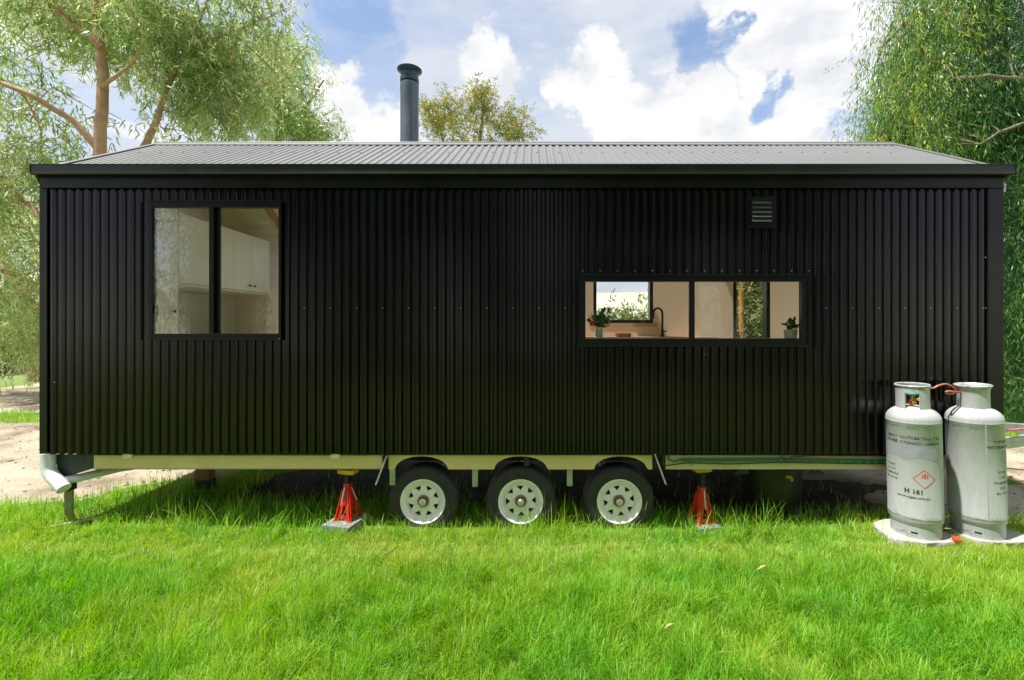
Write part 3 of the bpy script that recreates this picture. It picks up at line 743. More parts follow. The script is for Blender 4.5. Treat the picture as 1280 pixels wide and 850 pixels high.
tree('reflection_sapling', 'slender golden barked sapling added behind the rear door to imitate a pane reflection', bq, [([bq, T(927,420,8.6), T(926,360,8.6), T(930,300,8.6), T(925,240,8.6)], .06, .03), ([T(926,380,8.6), T(945,345,8.6)], .02, .006)],
 [(T(940,330,8.8), (.7,.5,.9), 30)], shr, M['rafter'], 31, (.09,.16,.02,.03), 40, (.2,.5), .6, .2, (.3,1))
shrub(925, 9.2, .9, 3.4, 25, 'tall leafy shrub added behind the rear door in place of a pane reflection')  # this shrub and the next imitate foliage reflected in the long window
shrub(960, 10.5, 1.0, 3.2, 26, 'dense shrub added further behind the rear door, also for the pane reflection')
shrub(1310, 11.5, 1.6, 3.0, 27, 'dark shrub under the weeping tree at the right edge')
shrub(1262, 13, 1.4, 2.4, 28, 'low green shrub between the weeping tree and the house wall')

# ------------------------------------------------------------------ the tiny house
XL, XR = WX(52), WX(1252)
YB = 2.5
ZB = WZ(568)
house = thing('tiny_house', 'black corrugated steel tiny house on a three axle trailer in the grass', 'tiny house', (0,1.25,0))
HO = Vector((0,-1.25,0))
def hp(mb, name, m, parent=house, smooth=None):
    for v in mb.bm.verts: v.co += HO
    return mb.build(name, m, parent, smooth)
# openings (x0,x1,z0,z1)
LW = (WX(187), WX(351), WZ(423), WZ(253))
RW = (WX(726), WX(1006), WZ(431), WZ(345))
VT = (WX(938), WX(964), WZ(281), WZ(247))
ZF = WZ(234)
mb = MB().corrugated((0,0,0), (1,0,0), (0,0,1), (0,-1,0), (XL+.03, XR-.03), (ZB, WZ(222)), [LW, RW], phase=.03, depth=.021, soft=True)
hp(mb, 'front_wall', M['cladding'])
ROOFZ = lambda y: 3.245+(y+.03)*math.tan(R(30)) if y < 1.25 else 3.245+(2.53-y)*math.tan(R(30))
for x, sgn, nm_ in ((XL, -1, 'end_wall'), (XR, 1, 'end_wall')):
    hp(MB().corrugated((x,0,0), (0,1,0), (0,0,1), (sgn,0,0), (.03, YB-.03), (ZB, 3), [], vtop=lambda u: ROOFZ(u)-.03), nm_, M['cladding'])
BW = (WX(741,6.45), WX(815,6.45), WZ(404,6.45), WZ(348,6.45)+.35)      # rear awning window
BD = (WX(914,6.45), WX(960,6.45), .86, 2.75)                            # added glass door, stands in for a tree reflection in the pane
BD2 = (-3.35, -.8, .86, 3.05)                                            # added sliding door, out of sight, lets daylight into the kitchen end
hp(MB().corrugated((0,YB,0), (1,0,0), (0,0,1), (0,1,0), (XL+.03, XR-.03), (ZB, 3.2), [BW, BD, BD2]), 'rear_wall', M['cladding'])
# corner flashings
for x0, x1 in ((XL-.012, XL+.055), (XR-.125, XR+.012)):
    mb = MB()
    mb.box((x0,-.008,ZB-.005), (x1,-.002,WZ(232)), .002)
    xs = x0 if x0 < 0 else x1-.006
    mb.box((xs,-.002,ZB-.005), (xs+.006,.07,3.2), .002)
    hp(mb, 'corner_flashing', M['trim'])
# screws on the wall
mb = MB()
def screw(x, z, r=.0036, y=-.003):
    mb.lathe([(r,.0),(r,-.003),(r*.5,-.0055),(0.0002,-.006)], 8, 'y', (x,y+.003,z))
k = 0; x = XL+.03-.03+.0762*.18
while x < XR-.12:
    if not (LW[0]-.03 < x < LW[1]+.03 or RW[0]-.03 < x < RW[1]+.03) and x > WX(370) and k % 3 == 0: screw(x, WZ(385))
    if RW[0]-.02 < x < RW[1]+.05 and k % 2 == 0: screw(x, RW[3]+.045)
    x += .0762; k += 1
screw(WX(1005), WZ(433), .006, -.03); screw(WX(351), WZ(424), .006, -.03); screw(WX(1231), WZ(322), .005, -.008); screw(WX(1231), WZ(385), .005, -.008); screw(WX(69), WZ(478), .004, -.008); screw(WX(880), WZ(443), .005)
hp(mb, 'wall_screws', M['screw'], smooth=40)
# fascia flashing and gutter
mb = MB(); mb.box((XL-.004,-.016,WZ(234,3.985)), (XR+.004,-.0025,3.19), .003); mb.box((XL-.004,-.022,WZ(234,3.98)-.006), (XR+.004,-.016,WZ(234,3.98)+.004), .001)
hp(mb, 'fascia', M['trim'])
GL, GR = WX(38,3.92), WX(1270,3.92)
zt, zb = WZ(205,3.92), WZ(217.5,3.92)
mb = MB()
pr = [(-.012,zb+.012),(-.055,zb),(-.073,zb),(-.080,zb+.010),(-.080,zt-.012),(-.087,zt-.006),(-.087,zt),(-.078,zt+.001),(-.076,zt-.012),(-.074,zb+.012),(-.05,zb+.006),(-.016,zb+.016)]
mb.prism([(GL,y,z) for y, z in pr], (GR-GL,0,0))
for gx_ in (GL-.003, GR): mb.prism([(gx_,y,z) for y, z in [(-.012,zb+.010),(-.055,zb-.002),(-.075,zb-.002),(-.084,zb+.010),(-.086,zt+.002),(-.012,zt+.002)]], (.003,0,0))
go = hp(mb, 'gutter', M['gutter'], smooth=30)
mb = MB(); mb.box((GL+.002,-.0835,zb+.006), (GR-.002,-.0795,zb+.013), .001); hp(mb, 'gutter_bead', mat('gutter_bead_paint', (.03,.03,.033), .28), go)
go_ = [o for o in bpy.data.objects if o.name == 'gutter_bead'][0]
# roof
TH = R(30); RU = Vector((0,math.cos(TH),math.sin(TH))); RN = Vector((0,-math.sin(TH),math.cos(TH)))
RL = 1.31/math.cos(TH)
RX0, RX1 = XL-.015, XR+.03
R0 = Vector((0,-.06,3.215))
roof = MB()
for a in (0,): roof.corrugated(R0, (1,0,0), RU, RN, (RX0, RX1), (0, RL), [], depth=.012)
U2 = Vector((0,-math.cos(TH),math.sin(TH))); N2 = Vector((0,math.sin(TH),math.cos(TH)))
R1 = Vector((0,2.56,3.215))
SK = [(-3.2,-1.72,.22,1.40), (-1.28,-.70,.22,1.40), (-.45,.85,.22,1.36), (1.1,3.5,.22,1.36)]                              # added unseen skylights to brighten the interior, rear slope (u, v)
roof.corrugated(R1, (1,0,0), U2, N2, (RX0, RX1), (0, RL), SK, depth=.012)
rf = hp(roof, 'roof', M['roof'])
mb = MB()
top = R0+RU*RL
for s in (-1, 1):
    q = [(0,.014),(s*.10,.014-.10*math.tan(TH)-.006),(s*.10,.014-.10*math.tan(TH)-.009),(0,.010)]
    mb.prism([(RX0-.004, top.y+y, top.z+z) for y, z in q], (RX1-RX0+.008,0,0))
mb.tube([(RX0-.004,top.y,top.z+.012),(RX1+.004,top.y,top.z+.012)], .009, 10)
hp(mb, 'ridge_cap', M['ridge'], rf, smooth=40)
mb = MB()
for i in range(int((RX1-RX0)/.2286)):
    x = RX0+.0762*.18+i*.2286
    p = R0+RU*(RL*.60)+Vector((x,0,0)); q = R0+RU*(RL*.06)+Vector((x,0,0))
    mb.lathe([(.007,0),(.007,.005),(.0002,.008)], 8, 'z', p); 
    if i < 9: mb.lathe([(.006,0),(.006,.005),(.0002,.008)], 8, 'z', q)
hp(mb, 'roof_screws', M['darkscrew'], rf)
# barge flashings on both gables
for x, w in ((RX0-.006,.05), (RX1-.044,.05)):
    mb = MB()
    for O, U, Nn in ((R0, RU, RN), (R1, U2, N2)):
        p = O+Vector((x,0,0)); q = p+U*(RL-.01)
        v = [p+Nn*.004, p+Vector((w,0,0))+Nn*.004, q+Vector((w,0,0))+Nn*.004, q+Nn*.004]
        mb.prism(v, Nn*.006)
        xe = 0 if x < 0 else w-.006
        v = [p+Vector((xe,0,0))+Nn*.003, p+Vector((xe+.006,0,0))+Nn*.003, q+Vector((xe+.006,0,0))+Nn*.003, q+Vector((xe,0,0))+Nn*.003]
        mb.prism(v, -Nn*.13)
    hp(mb, 'barge_flashing', M['ridge'])
mb = MB(); mb.prism([(XR+.004,-.004,zb-.01),(XR+.004,.28,zb+.1),(XR+.004,.28,zb-.02),(XR+.004,.06,zb-.13),(XR+.004,-.004,zb-.13)], (.03,0,0)); hp(mb, 'soffit_block', M['galv'])
for q in SK:
    m1 = MB()
    def PP(u, v, w): return R1+Vector((u,0,0))+U2*v+N2*w
    for a, b, c, d in ((q[0]-.03,q[0]+.03,q[2],q[3]),(q[1]-.03,q[1]+.03,q[2],q[3]),(q[0]-.03,q[1]+.03,q[2]-.04,q[2]),(q[0]-.03,q[1]+.03,q[3],q[3]+.04)):
        m1.prism([PP(a,c,-.10),PP(b,c,-.10),PP(b,d,-.10),PP(a,d,-.10)], N2*.15)
    fo = hp(m1, 'added_skylight_frame', M['frame'], rf)
    m2 = MB(); m2.prism([PP(q[0]+.03,q[2],.02),PP(q[1]-.03,q[2],.02),PP(q[1]-.03,q[3],.02),PP(q[0]+.03,q[3],.02)], N2*.006); hp(m2, 'pane', M['rear_glass'], fo)
# flue
fz = 5.55
fx, fy = WX(512,fz), fz-4; fb = ROOFZ(fy)-.1; ft = WZ(91,fz)
fl = MB(); r = .105
fl.lathe([(r+.004,fb),(r+.004,WZ(150,fz)),(r+.004,WZ(115,fz)),(r+.006,WZ(114,fz)),(r+.006,WZ(105.5,fz)),(r,WZ(105,fz)),(r-.012,WZ(104,fz)),(.02,WZ(104,fz))], 40, 'z', (fx,fy,0))
fo = hp(fl, 'flue', M['flue'], smooth=35)
fl = MB(); fl.lathe([(.075,WZ(106,fz)),(.095,WZ(104,fz)),(.112,WZ(103,fz)),(.112,WZ(98.5,fz)),(.103,WZ(97.5,fz)),(.103,WZ(92,fz)),(.135,WZ(90,fz)),(.148,WZ(88.5,fz)),(.148,WZ(87.7,fz)),(.12,WZ(87,fz)),(.08,WZ(88,fz)),(.001,WZ(90,fz))], 40, 'z', (fx,fy,0))
hp(fl, 'cowl', M['flued'], fo, smooth=35)
fl = MB(); fl.lathe([(.11,fb-.2),(.19,fb+.05),(.115,fb+.16)], 32, 'z', (fx,fy,0)); hp(fl, 'flue_flashing', M['darksteel'], fo, smooth=60)

# windows
def window(outer, inner, mull, y0=-.024, y1=.028, stile=None):
    ox0, ox1, oz0, oz1 = outer; ix0, ix1, iz0, iz1 = inner
    mb = MB()
    mb.box((ox0,y0,oz0),(ix0,y1,oz1),.003); mb.box((ix1,y0,oz0),(ox1,y1,oz1),.003)
    mb.box((ix0-.001,y0+.0012,oz0),(ix1+.001,y1,iz0),.003); mb.box((ix0-.001,y0+.0012,iz1),(ix1+.001,y1,oz1),.003)
    mb.box((ox0-.012,y0-.006,oz1-.003),(ox1+.012,y0+.014,oz1+.008),.002)       # head flashing
    mb.box((ox0-.006,y0-.012,oz0-.010),(ox1+.006,y0+.02,oz0+.003),.002)        # sill flashing
    w = hp(mb, 'window', M['frame'])
    m0, m1 = mull
    # fixed pane sash and sliding sash
    mb = MB(); mb.box((m0,-.019,iz0-.001),(m0+(m1-m0)*.55,.008,iz1+.001),.002)
    mb.box((m0+(m1-m0)*.45,.0085,iz0),(m1,.027,iz1),.002)
    hp(mb, 'mullion', M['frame'], w)
    if stile: mb = MB(); mb.box((ix0,-.018,iz0),(ix0+stile,.006,iz1),.002); hp(mb, 'sash_stile', M['frame'], w)
    mb = MB(); mb.box((ix0+(stile or 0),-.012,iz0),(m0+.002,-.007,iz1)); hp(mb, 'pane', M['glass'], w)
    mb = MB(); mb.box((m1-.002,.013,iz0),(ix1,.018,iz1)); hp(mb, 'pane', M['glass'], w)
    return w
Zw = 3.985
w1 = window((WX(186,Zw),WX(352,Zw),WZ(424,Zw),WZ(252,Zw)), (WX(191,Zw),WX(348.5,Zw),WZ(417,Zw),WZ(259.5,Zw)), (WX(263),WX(274)))
w2 = window((WX(725,Zw),WX(1007,Zw),WZ(432,Zw),WZ(344,Zw)), (WX(729,Zw),WX(1002,Zw),WZ(423,Zw),WZ(352,Zw)), (WX(861),WX(869)), stile=.02)
mb = MB(); mb.box((WX(191.5),.0,WZ(394)),(WX(194.5),.03,WZ(381)),.002); hp(mb, 'latch', M['darksteel'], w1)
# vent
mb = MB(); mb.box((WX(934),-.006,WZ(285)),(WX(968),-.0015,WZ(246)),.001)
for i in range(6):
    x = WX(934)+.012+i*.038
    mb.prism([(x,-.0058,WZ(285)+.002),(x+.022,-.0058,WZ(285)+.002),(x+.011,-.0058,WZ(285)-.022)], (0,.004,0))
vo = hp(mb, 'vent', M['trim'])
mb = MB(); z0, z1 = WZ(280), WZ(250); x0, x1 = WX(938), WX(963)
mb.box((x0,-.02,z0),(x0+.006,-.0055,z1)); mb.box((x1-.006,-.02,z0),(x1,-.0055,z1)); mb.box((x0,-.02,z1-.006),(x1,-.0055,z1)); mb.box((x0,-.02,z0),(x1,-.0055,z0+.006))
hp(mb, 'vent_frame', M['gutter'], vo)
mb = MB()
for i in range(5):
    zz = z0+.016+i*(z1-z0-.02)/5
    mb.prism([(x0+.006,-.034,zz),(x0+.006,-.030,zz-.003),(x0+.006,-.008,zz+.030),(x0+.006,-.010,zz+.034)], (x1-x0-.012,0,0))
hp(mb, 'louvre', mat('louvre_grey', (.055,.055,.06), .35), vo)

# interior lining
ZI = .86
li = MB()
li.panel((0,.09,0), (1,0,0), (0,0,1), (0,1,0), (XL+.1, XR-.1), (ZI, 3.16), .012, [(q[0]-.08,q[1]+.08,q[2]-.0,q[3]+.05) for q in (LW, RW)])
hp(li, 'wall_lining', M['rosy']); li = MB()
li.panel((0,2.40,0), (1,0,0), (0,0,1), (0,-1,0), (XL+.1, XR-.1), (ZI, 3.16), .012, [BW, BD, BD2])
hp(li, 'wall_lining', M['rosy'])
for x in (XL+.1, XR-.1):
    li = MB(); li.prism([(x,.092,ZI),(x,2.398,ZI),(x,2.398,3.16),(x,1.25,3.82),(x,.092,3.16)], (-.01 if x < 0 else .01,0,0)); hp(li, 'end_lining', M['lining'])
ce = MB()
c0 = R0-RN*.14; c1 = R1-N2*.14
ce.panel(c0, (1,0,0), RU, -RN, (XL+.1,XR-.1), (.13, RL-.06), .012)
ce.panel(c1, (1,0,0), U2, -N2, (XL+.1,XR-.1), (.13, RL-.06), .012, SK)
for q in SK:
    for a, b, c, d in ((q[0],q[0]+.012,q[2],q[3]),(q[1]-.012,q[1],q[2],q[3]),(q[0],q[1],q[2],q[2]+.012),(q[0],q[1],q[3]-.012,q[3])):
        def PP(u, v, w): return R1+Vector((u,0,0))+U2*v+N2*w
        ce.prism([PP(a,c,-.142),PP(b,c,-.142),PP(b,d,-.142),PP(a,d,-.142)], N2*.04)
hp(ce, 'ceiling', M['ceilpaint'])
mb = MB(); mb.box((XL+.08,.06,.77),(XR-.08,2.44,ZI-.0),.0)
hp(mb, 'floor', M['floorboard'])
for x in (-3.42, 1.0, 2.45, 3.6):
    mb = MB(); mb.bar(c0+Vector((x,0,0))+RU*.14-RN*.05, c0+Vector((x,0,0))+RU*(RL-.07)-RN*.05, .045, .09, up=RN)
    mb.bar(c1+Vector((x,0,0))+U2*.14-N2*.05, c1+Vector((x,0,0))+U2*(RL-.07)-N2*.05, .045, .09, up=N2); hp(mb, 'rafter', M['rafter'])
# window reveals and the shelf inside the long window
for q in (LW, RW):
    mb = MB()
    mb.box((q[0]-.075,.032,q[2]),(q[0]-.06,.0895,q[3]+.05)); mb.box((q[1]+.06,.032,q[2]),(q[1]+.075,.0895,q[3]+.05)); mb.box((q[0]-.075,.032,q[3]+.036),(q[1]+.075,.0895,q[3]+.05))
    hp(mb, 'window_jamb', M['cabinet'])
for q, up in ((LW, 0), (RW, .055)): mb = MB(); mb.box((q[0]-.06,.03,q[2]-.018),(q[1]+.06,.19,q[2]+up-.001),.003); hp(mb, 'window_sill', M['lining'])
mb = MB(); mb.prism([(-.62,.103,ZI),(-.62,2.386,ZI),(-.62,2.386,3.10),(-.62,1.25,3.72),(-.62,.103,3.10)], (.07,0,0)); hp(mb, 'bounce_partition', M['white'])  # unseen wall added to bounce sun onto the kitchen cabinets
# rear window and the added doors
def rear(q, bar, nm_='rear_window'):
    mb = MB(); x0,x1,z0,z1 = q
    mb.box((x0,2.39,z0),(x0+bar,2.5,z1),.002); mb.box((x1-bar,2.39,z0),(x1,2.5,z1),.002); mb.box((x0,2.392,z0),(x1,2.5,z0+bar),.002); mb.box((x0,2.392,z1-bar),(x1,2.5,z1),.002)
    o = hp(mb, nm_, M['frame']); mb = MB(); mb.box((x0+bar,2.44,z0+bar),(x1-bar,2.446,z1-bar)); hp(mb, 'pane', M['rear_glass'], o); return o
rear(BW, .045)
rear(BD, .05, 'added_rear_door'); rear(BD2, .06, 'added_rear_door')
mb = MB(); q = BW
mb.box((q[0]-.06,2.375,q[2]-.05),(q[1]+.06,2.398,q[2]+.0),.003); hp(mb, 'window_stool', mat('stool_timber', (.60,.42,.28), .5))

# trailer chassis
ch = MB()
yr, zr1, zr0 = .055, WZ(569,4.06), WZ(586.5,4.06)
def rail(mb, x0, x1):
    mb.box((x0,yr,zr0),(x1,yr+.008,zr1),.001); mb.box((x0,yr-.0,zr0-.001),(x1,yr+.06,zr0+.007),.001); mb.box((x0,yr+.003,zr1-.008),(x1,yr+.06,zr1),.001)
rail(ch, WX(118,4.06), WX(478,4.06))
hp(ch, 'chassis_rail', M['rail'])
ch = MB(); ch.box((WX(832,4.06),yr,zr0),(XR-.05,yr+.02,zr1),.002); hp(ch, 'chassis_rail', M['railply'])
# skirt over the wheels with an arch over each tyre
WZC, WR = WZ(626.5,4.12), .316
wx = [WX(529,4.12), WX(651,4.12), WX(774,4.12)]
def arch_top(x):
    t = zr0
    for c in wx:
        d = abs(x-c)/.235
        if d < 1: t = max(t, zr0+(zr1-.008-zr0)*math.sqrt(1-d*d))
    return t
ch = MB(); xs = np.arange(WX(486,4.06), WX(816,4.06), .012)
for a, b in zip(xs, xs[1:]):
    ta, tb = arch_top(a), arch_top(b)
    ch.poly([(a,yr,ta),(b,yr,tb),(b,yr,zr1),(a,yr,zr1)]); ch.poly([(a,yr,ta),(b,yr,tb),(b,yr+.02,tb),(a,yr+.02,ta)]); ch.poly([(a,yr+.02,ta),(b,yr+.02,tb),(b,yr+.02,zr1),(a,yr+.02,zr1)])
bmesh.ops.remove_doubles(ch.bm, verts=list(ch.bm.verts), dist=1e-5)
hp(ch, 'wheel_skirt', M['rail'])
ch = MB(); ch.box((WX(478,4.1),.36,zr0-.01),(WX(832,4.1),.38,.76)); ch.box((XL+.25,.09,.70),(XR-.1,2.40,.768)); 
for x in np.arange(XL+.5, XR-.2, .62): ch.box((x,.10,.62),(x+.05,2.40,.699))
ch.box((XL+.3,2.38,.60),(XR-.1,2.44,.76))
hp(ch, 'underframe', M['under'])
for px, py in ((491,606),(594,608),(712,607)):
    ch = MB(); p = W(px,py,4.1); ch.box((p.x-.025,.086,p.z),(p.x+.025,.096,zr0+.012),.002); 
    ch.lathe([(.008,0),(.008,-.01),(.0002,-.012)], 8, 'y', (p.x,.086,p.z+.025))
    hp(ch, 'spring_hanger', M['galv'])
for p, q in (((484,569),(470,606)), ((818,567),(832,605))):
    mb = MB(); a, b = W(*p,4.03), W(*q,4.03); mb.bar(a, b, .012, .03, up=(0,1,0), bev=.002); hp(mb, 'mudguard_stay', M['galv'])
for xa, xb in ((414,425),(155,166)):
    mb = MB(); mb.box((WX(xa,4.05),.035,WZ(572.5,4.05)),(WX(xb,4.05),.0545,WZ(567,4.05)),.003); hp(mb, 'chassis_bracket', M['white'])
for c in wx:
    mb = MB(); mb.tube([(c,.30,WZC),(c,2.2,WZC)], .035, 10); mb.bar((c-.3,.36,WZC+.04),(c,.36,WZC+.10),.05,.02); mb.bar((c+.3,.36,WZC+.04),(c,.36,WZC+.10),.05,.02); hp(mb, 'axle', M['darksteel'])
# wheels
def make_wheel(c):
    w = bpy.data.objects.new('wheel', None); COL.objects.link(w); w.parent = house; w.location = Vector((c,.10,WZC))+HO; w.empty_display_size = .1
    t = MB()
    prof = [(.200,.012),(.206,.004),(.225,-.004),(.232,-.002),(.255,-.006),(.285,-.002),(.300,.008),(.309,.020),(.314,.03)]
    for i in range(4):
        y = .036+i*.032; prof += [(.316,y),(.316,y+.024),(.307,y+.025),(.307,y+.031)]
    prof += [(.314,.162),(.300,.178),(.26,.186),(.200,.172)]
    t.lathe(prof, 72, 'y'); t.build('tyre', M['tyre'], w, smooth=38)
    r = MB()
    r.lathe([(.196,.02),(.203,.010),(.203,.002),(.197,-.001),(.190,.002),(.186,.012),(.182,.03),(.168,.045),(.160,.048),(.150,.046),(.142,.040)], 64, 'y')
    # pressed disc with eight windows
    def pt(rr, a, y): return Vector((rr*math.cos(a), y, rr*math.sin(a)))
    for k in range(8):
        a0 = 2*PI*k/8+PI/8; hs = PI/8; q = R(13.5)
        yi, ym, yo = .030, .030, .040
        for s in (-1, 1):
            r.poly([pt(.05,a0,yi),pt(.05,a0+s*hs,yi),pt(.094,a0+s*hs,ym),pt(.094,a0,ym)])
            r.poly([pt(.094,a0,ym),pt(.094,a0+s*hs,ym),pt(.137,a0+s*hs,ym),pt(.137,a0+s*q,ym)])
            r.poly([pt(.137,a0,ym),pt(.137,a0+s*q,ym),pt(.142,a0+s*hs*.62,yo),pt(.142,a0,yo)])
            r.poly([pt(.137,a0+s*q,ym),pt(.137,a0+s*hs,ym),pt(.142,a0+s*hs,yo),pt(.142,a0+s*hs*.62,yo)])
            # pressed-in returns of the windows
            r.poly([pt(.094,a0,ym),pt(.137,a0+s*q,ym),pt(.137,a0+s*q,ym+.014),pt(.094,a0,ym+.014)])
            r.poly([pt(.137,a0,ym),pt(.137,a0+s*q,ym),pt(.137,a0+s*q,ym+.014),pt(.137,a0,ym+.014)])
    bmesh.ops.remove_doubles(r.bm, verts=list(r.bm.verts), dist=1e-5)
    for k in range(5):
        a = 2*PI*k/5+.5; p = pt(.068,a,.030); r.lathe([(.009,0),(.009,-.008),(.006,-.012),(.0002,-.012)], 6, 'y', p)
    r.tube([pt(.166,-1.9,.04), pt(.162,-1.9,.015)], .004, 6)
    ro = r.build('rim', M['rim'], w, smooth=30)
    d = MB(); d.lathe([(.13,.05),(.13,.12),(.0002,.12)], 32, 'y'); d.lathe([(.14,.048),(.14,.05)], 32, 'y'); d.disc(.139,(0,.062,0),40,'y'); d.build('brake_drum', M['drum'], w)
    h = MB(); h.lathe([(.054,.032),(.052,.018),(.046,.012),(.038,.012),(.034,.02),(.030,.022)], 32, 'y'); h.build('hub', M['rust'], w, smooth=40)
    h = MB(); h.lathe([(.032,.024),(.032,-.004),(.029,-.014),(.020,-.020),(.008,-.0225),(.0002,-.023)], 28, 'y'); h.build('hub_cap', M['cap'], w, smooth=40)
    return w
w0 = make_wheel(wx[0])
for i, c in enumerate(wx[1:]):
    w = copy_tree(w0, house); w.location = Vector((c,.10,WZC))+HO; w.rotation_euler = (0, [.35,-.55][i], 0)
# cables along the right hand rail
mb = MB()
pts = [W(836,568,4.04),W(836,575,4.035),W(843,577,4.035),W(852,574,4.035),W(900,574,4.035),W(980,573.5,4.035),W(1050,575,4.035),W(1115,576,4.035)]
mb.tube(pts, .009, 8); mb.tube([p+Vector((.0,-.004,-.016)) for p in pts[3:]], .007, 8); hp(mb, 'green_hose', M['greenhose'], smooth=50)
mb = MB(); mb.tube([W(830,568,4.04),W(829,580,4.035),W(832,582,4.035),W(860,578.5,4.032),W(910,580,4.034),W(975,578,4.034),W(1040,579,4.034),W(1115,580,4.034)], .0055, 8)
mb.tube([W(978,567,4.04),W(977,573,4.02),W(976.5,580,4.03)], .005, 8); mb.tube([W(978,574,4.02),W(990,571,4.02),W(1020,569.5,4.03),W(1115,570,4.03)], .005, 8); mb.tube([W(996,568,4.03),W(996.5,572,4.03)], .004, 6); mb.tube([W(864,577,4.03),W(864,582,4.03)], .003, 6)
hp(mb, 'brown_cable', M['brownhose'], smooth=50)
# pipe work, gusset and leg at the left corner
mb = MB()
a = W(60,566,4.03); 
mb.tube([a, W(60,583,4.03), W(62,590,4.025), W(67,597,4.015), W(73,603,4.0), W(80,611,3.985)], [.052]*6, 20, True)
hp(mb, 'drain_elbow', M['pvc'], smooth=50)
mb = MB(); mb.tube([W(76,601.5,4.03), W(100,597,4.12), W(150,585,4.35), W(220,575,4.9)], .036, 16); hp(mb, 'waste_pipe', M['pvc'], smooth=50)
mb = MB(); mb.prism([W(68,568,4.07), W(150,568,4.07), W(150,581,4.07), W(118,585,4.07), W(75,599,4.07)], (0,.01,0)); hp(mb, 'gusset_plate', M['gusset'])
mb = MB(); p = W(85,602,4.1); gz = float(height(p.x,p.y))
mb.box((p.x-.033,p.y-.03,WZ(613,4.1)),(p.x+.033,p.y+.05,WZ(594,4.1)),.003); lo_ = hp(mb, 'corner_leg_bracket', M['darksteel'])
mb = MB(); rot = Matrix.Translation((p.x,p.y+.01,0)) @ Matrix.Rotation(R(28),4,'Z')
mb.box((-.026,-.026,gz-.05),(.026,.026,WZ(612,4.1)),.003,rot); hp(mb, 'corner_leg', M['post'])
# drawbar at the right end
mb = MB()
for s in (0, 1):
    y0_, y1_ = (.35, 1.05) if s == 0 else (2.2, 1.45)
    mb.box((0,0,0),(0,0,0)) if False else None
    p, q = Vector((XR-.3,y0_,.66)), Vector((XR+1.75,y1_,.66))
    mb.bar(p, q, .045, .10, bev=.006); 
mb.bar((XR+.55,.62,.70),(XR+.55,1.86,.70),.05,.05,bev=.004); mb.bar((XR+1.7,1.05,.66),(XR+1.7,1.45,.66),.08,.11,bev=.004)
hp(mb, 'drawbar', M['galv'])
mb = MB(); mb.tube([(XR+.1,1.0,.70),(XR+.6,.95,.725),(XR+1.1,1.05,.715),(XR+1.6,1.2,.72)], .012, 8); hp(mb, 'drawbar_hose', mat('pink_hose', (.62,.16,.12), .5), smooth=50)

# ------------------------------------------------------------------ things inside the house
def knob(mb, x, y, z, nx_=1): mb.lathe([(.012,0),(.014,.008),(.008,.022),(.0002,.024)], 10, 'z', (0,0,0))
XC = -3.56
# tall pantry
yA, yB_ = .13, W(228,400,4.57).y
pan = thing('pantry_cupboard', 'tall off-white pantry cupboard inside the left window, at its left side', 'cupboard', (XC-.3,yA,ZI))
def lb(o, a, b, bev=.0015):
    mb = MB(); off = o.location
    mb.box(Vector(a)-off, Vector(b)-off, bev); return mb
lb(pan, (XL+.12,yA,ZI+.002),(XC-.02,yB_,3.05)).build('carcass', M['cabinet'], pan)
d = lb(pan, (XC-.02,yA+.002,ZI+.08),(XC,yB_-.003,3.04)).build('door', M['cabinet'], pan)
def knobs(parent, root, pts):
    for p in pts:
        mb = MB(); p = Vector(p)-root.location
        mb.tube([p, p+Vector((.022,0,0))], .006, 8); mb.tube([p+Vector((.02,0,0)), p+Vector((.028,0,0))], .015, 12); mb.build('knob', M['tub'], parent, smooth=40)
knobs(d, pan, [(XC, W(223,389,4.5).y, WZ(389,4.46))])
# wall cabinets on the end wall
y0c, y1c = yB_+.004, 2.15
zc0, zc1 = WZ(353,4.57), WZ(265,4.57)
wc = thing('wall_cabinet', 'row of off-white overhead kitchen cabinets inside the left window', 'cabinet', (XC-.2,y0c,zc0))
lb(wc, (XL+.12,y0c,zc0),(XC-.021,y1c,zc1)).build('carcass', M['cabinet'], wc)
ys = [y0c, y0c+(y1c-y0c)*.40, y0c+(y1c-y0c)*.60, y0c+(y1c-y0c)*.79, y1c]
ys = [y0c, 1.17-.0, 1.42, 1.75, y1c]
for i in range(4):
    d = lb(wc, (XC-.02,ys[i]+.002,zc0+.006),(XC,ys[i+1]-.002,zc1-.004)).build('door', M['cabinet'], wc)
    ky = [ys[1]-.07, None, ys[3]-.05, ys[3]+.05][i]
    if ky: knobs(d, wc, [(XC, ky, zc0+.07)])
mb = lb(wc, (XL+.16,y0c,zc0-.02),(XC-.06,y1c,zc0-.001)).build('light_rail', M['cabinet'], wc)
# end bench and splashback below the cabinets
kb = thing('kitchen_bench', 'pale kitchen bench and splashback below the overhead cabinets in the left window', 'bench', (XC-.3,y0c,ZI))
lb(kb, (XL+.12,y0c,ZI+.001),(XC-.03,2.38,ZI+.86)).build('cupboard_base', M['cabinet'], kb)
lb(kb, (XL+.12,y0c,ZI+.861),(XC,2.38,ZI+.90)).build('bench_top', M['splash'], kb)
lb(kb, (XL+.115,y0c,ZI+.901),(XL+.135,2.38,zc0-.021)).build('splashback', M['splash'], kb)
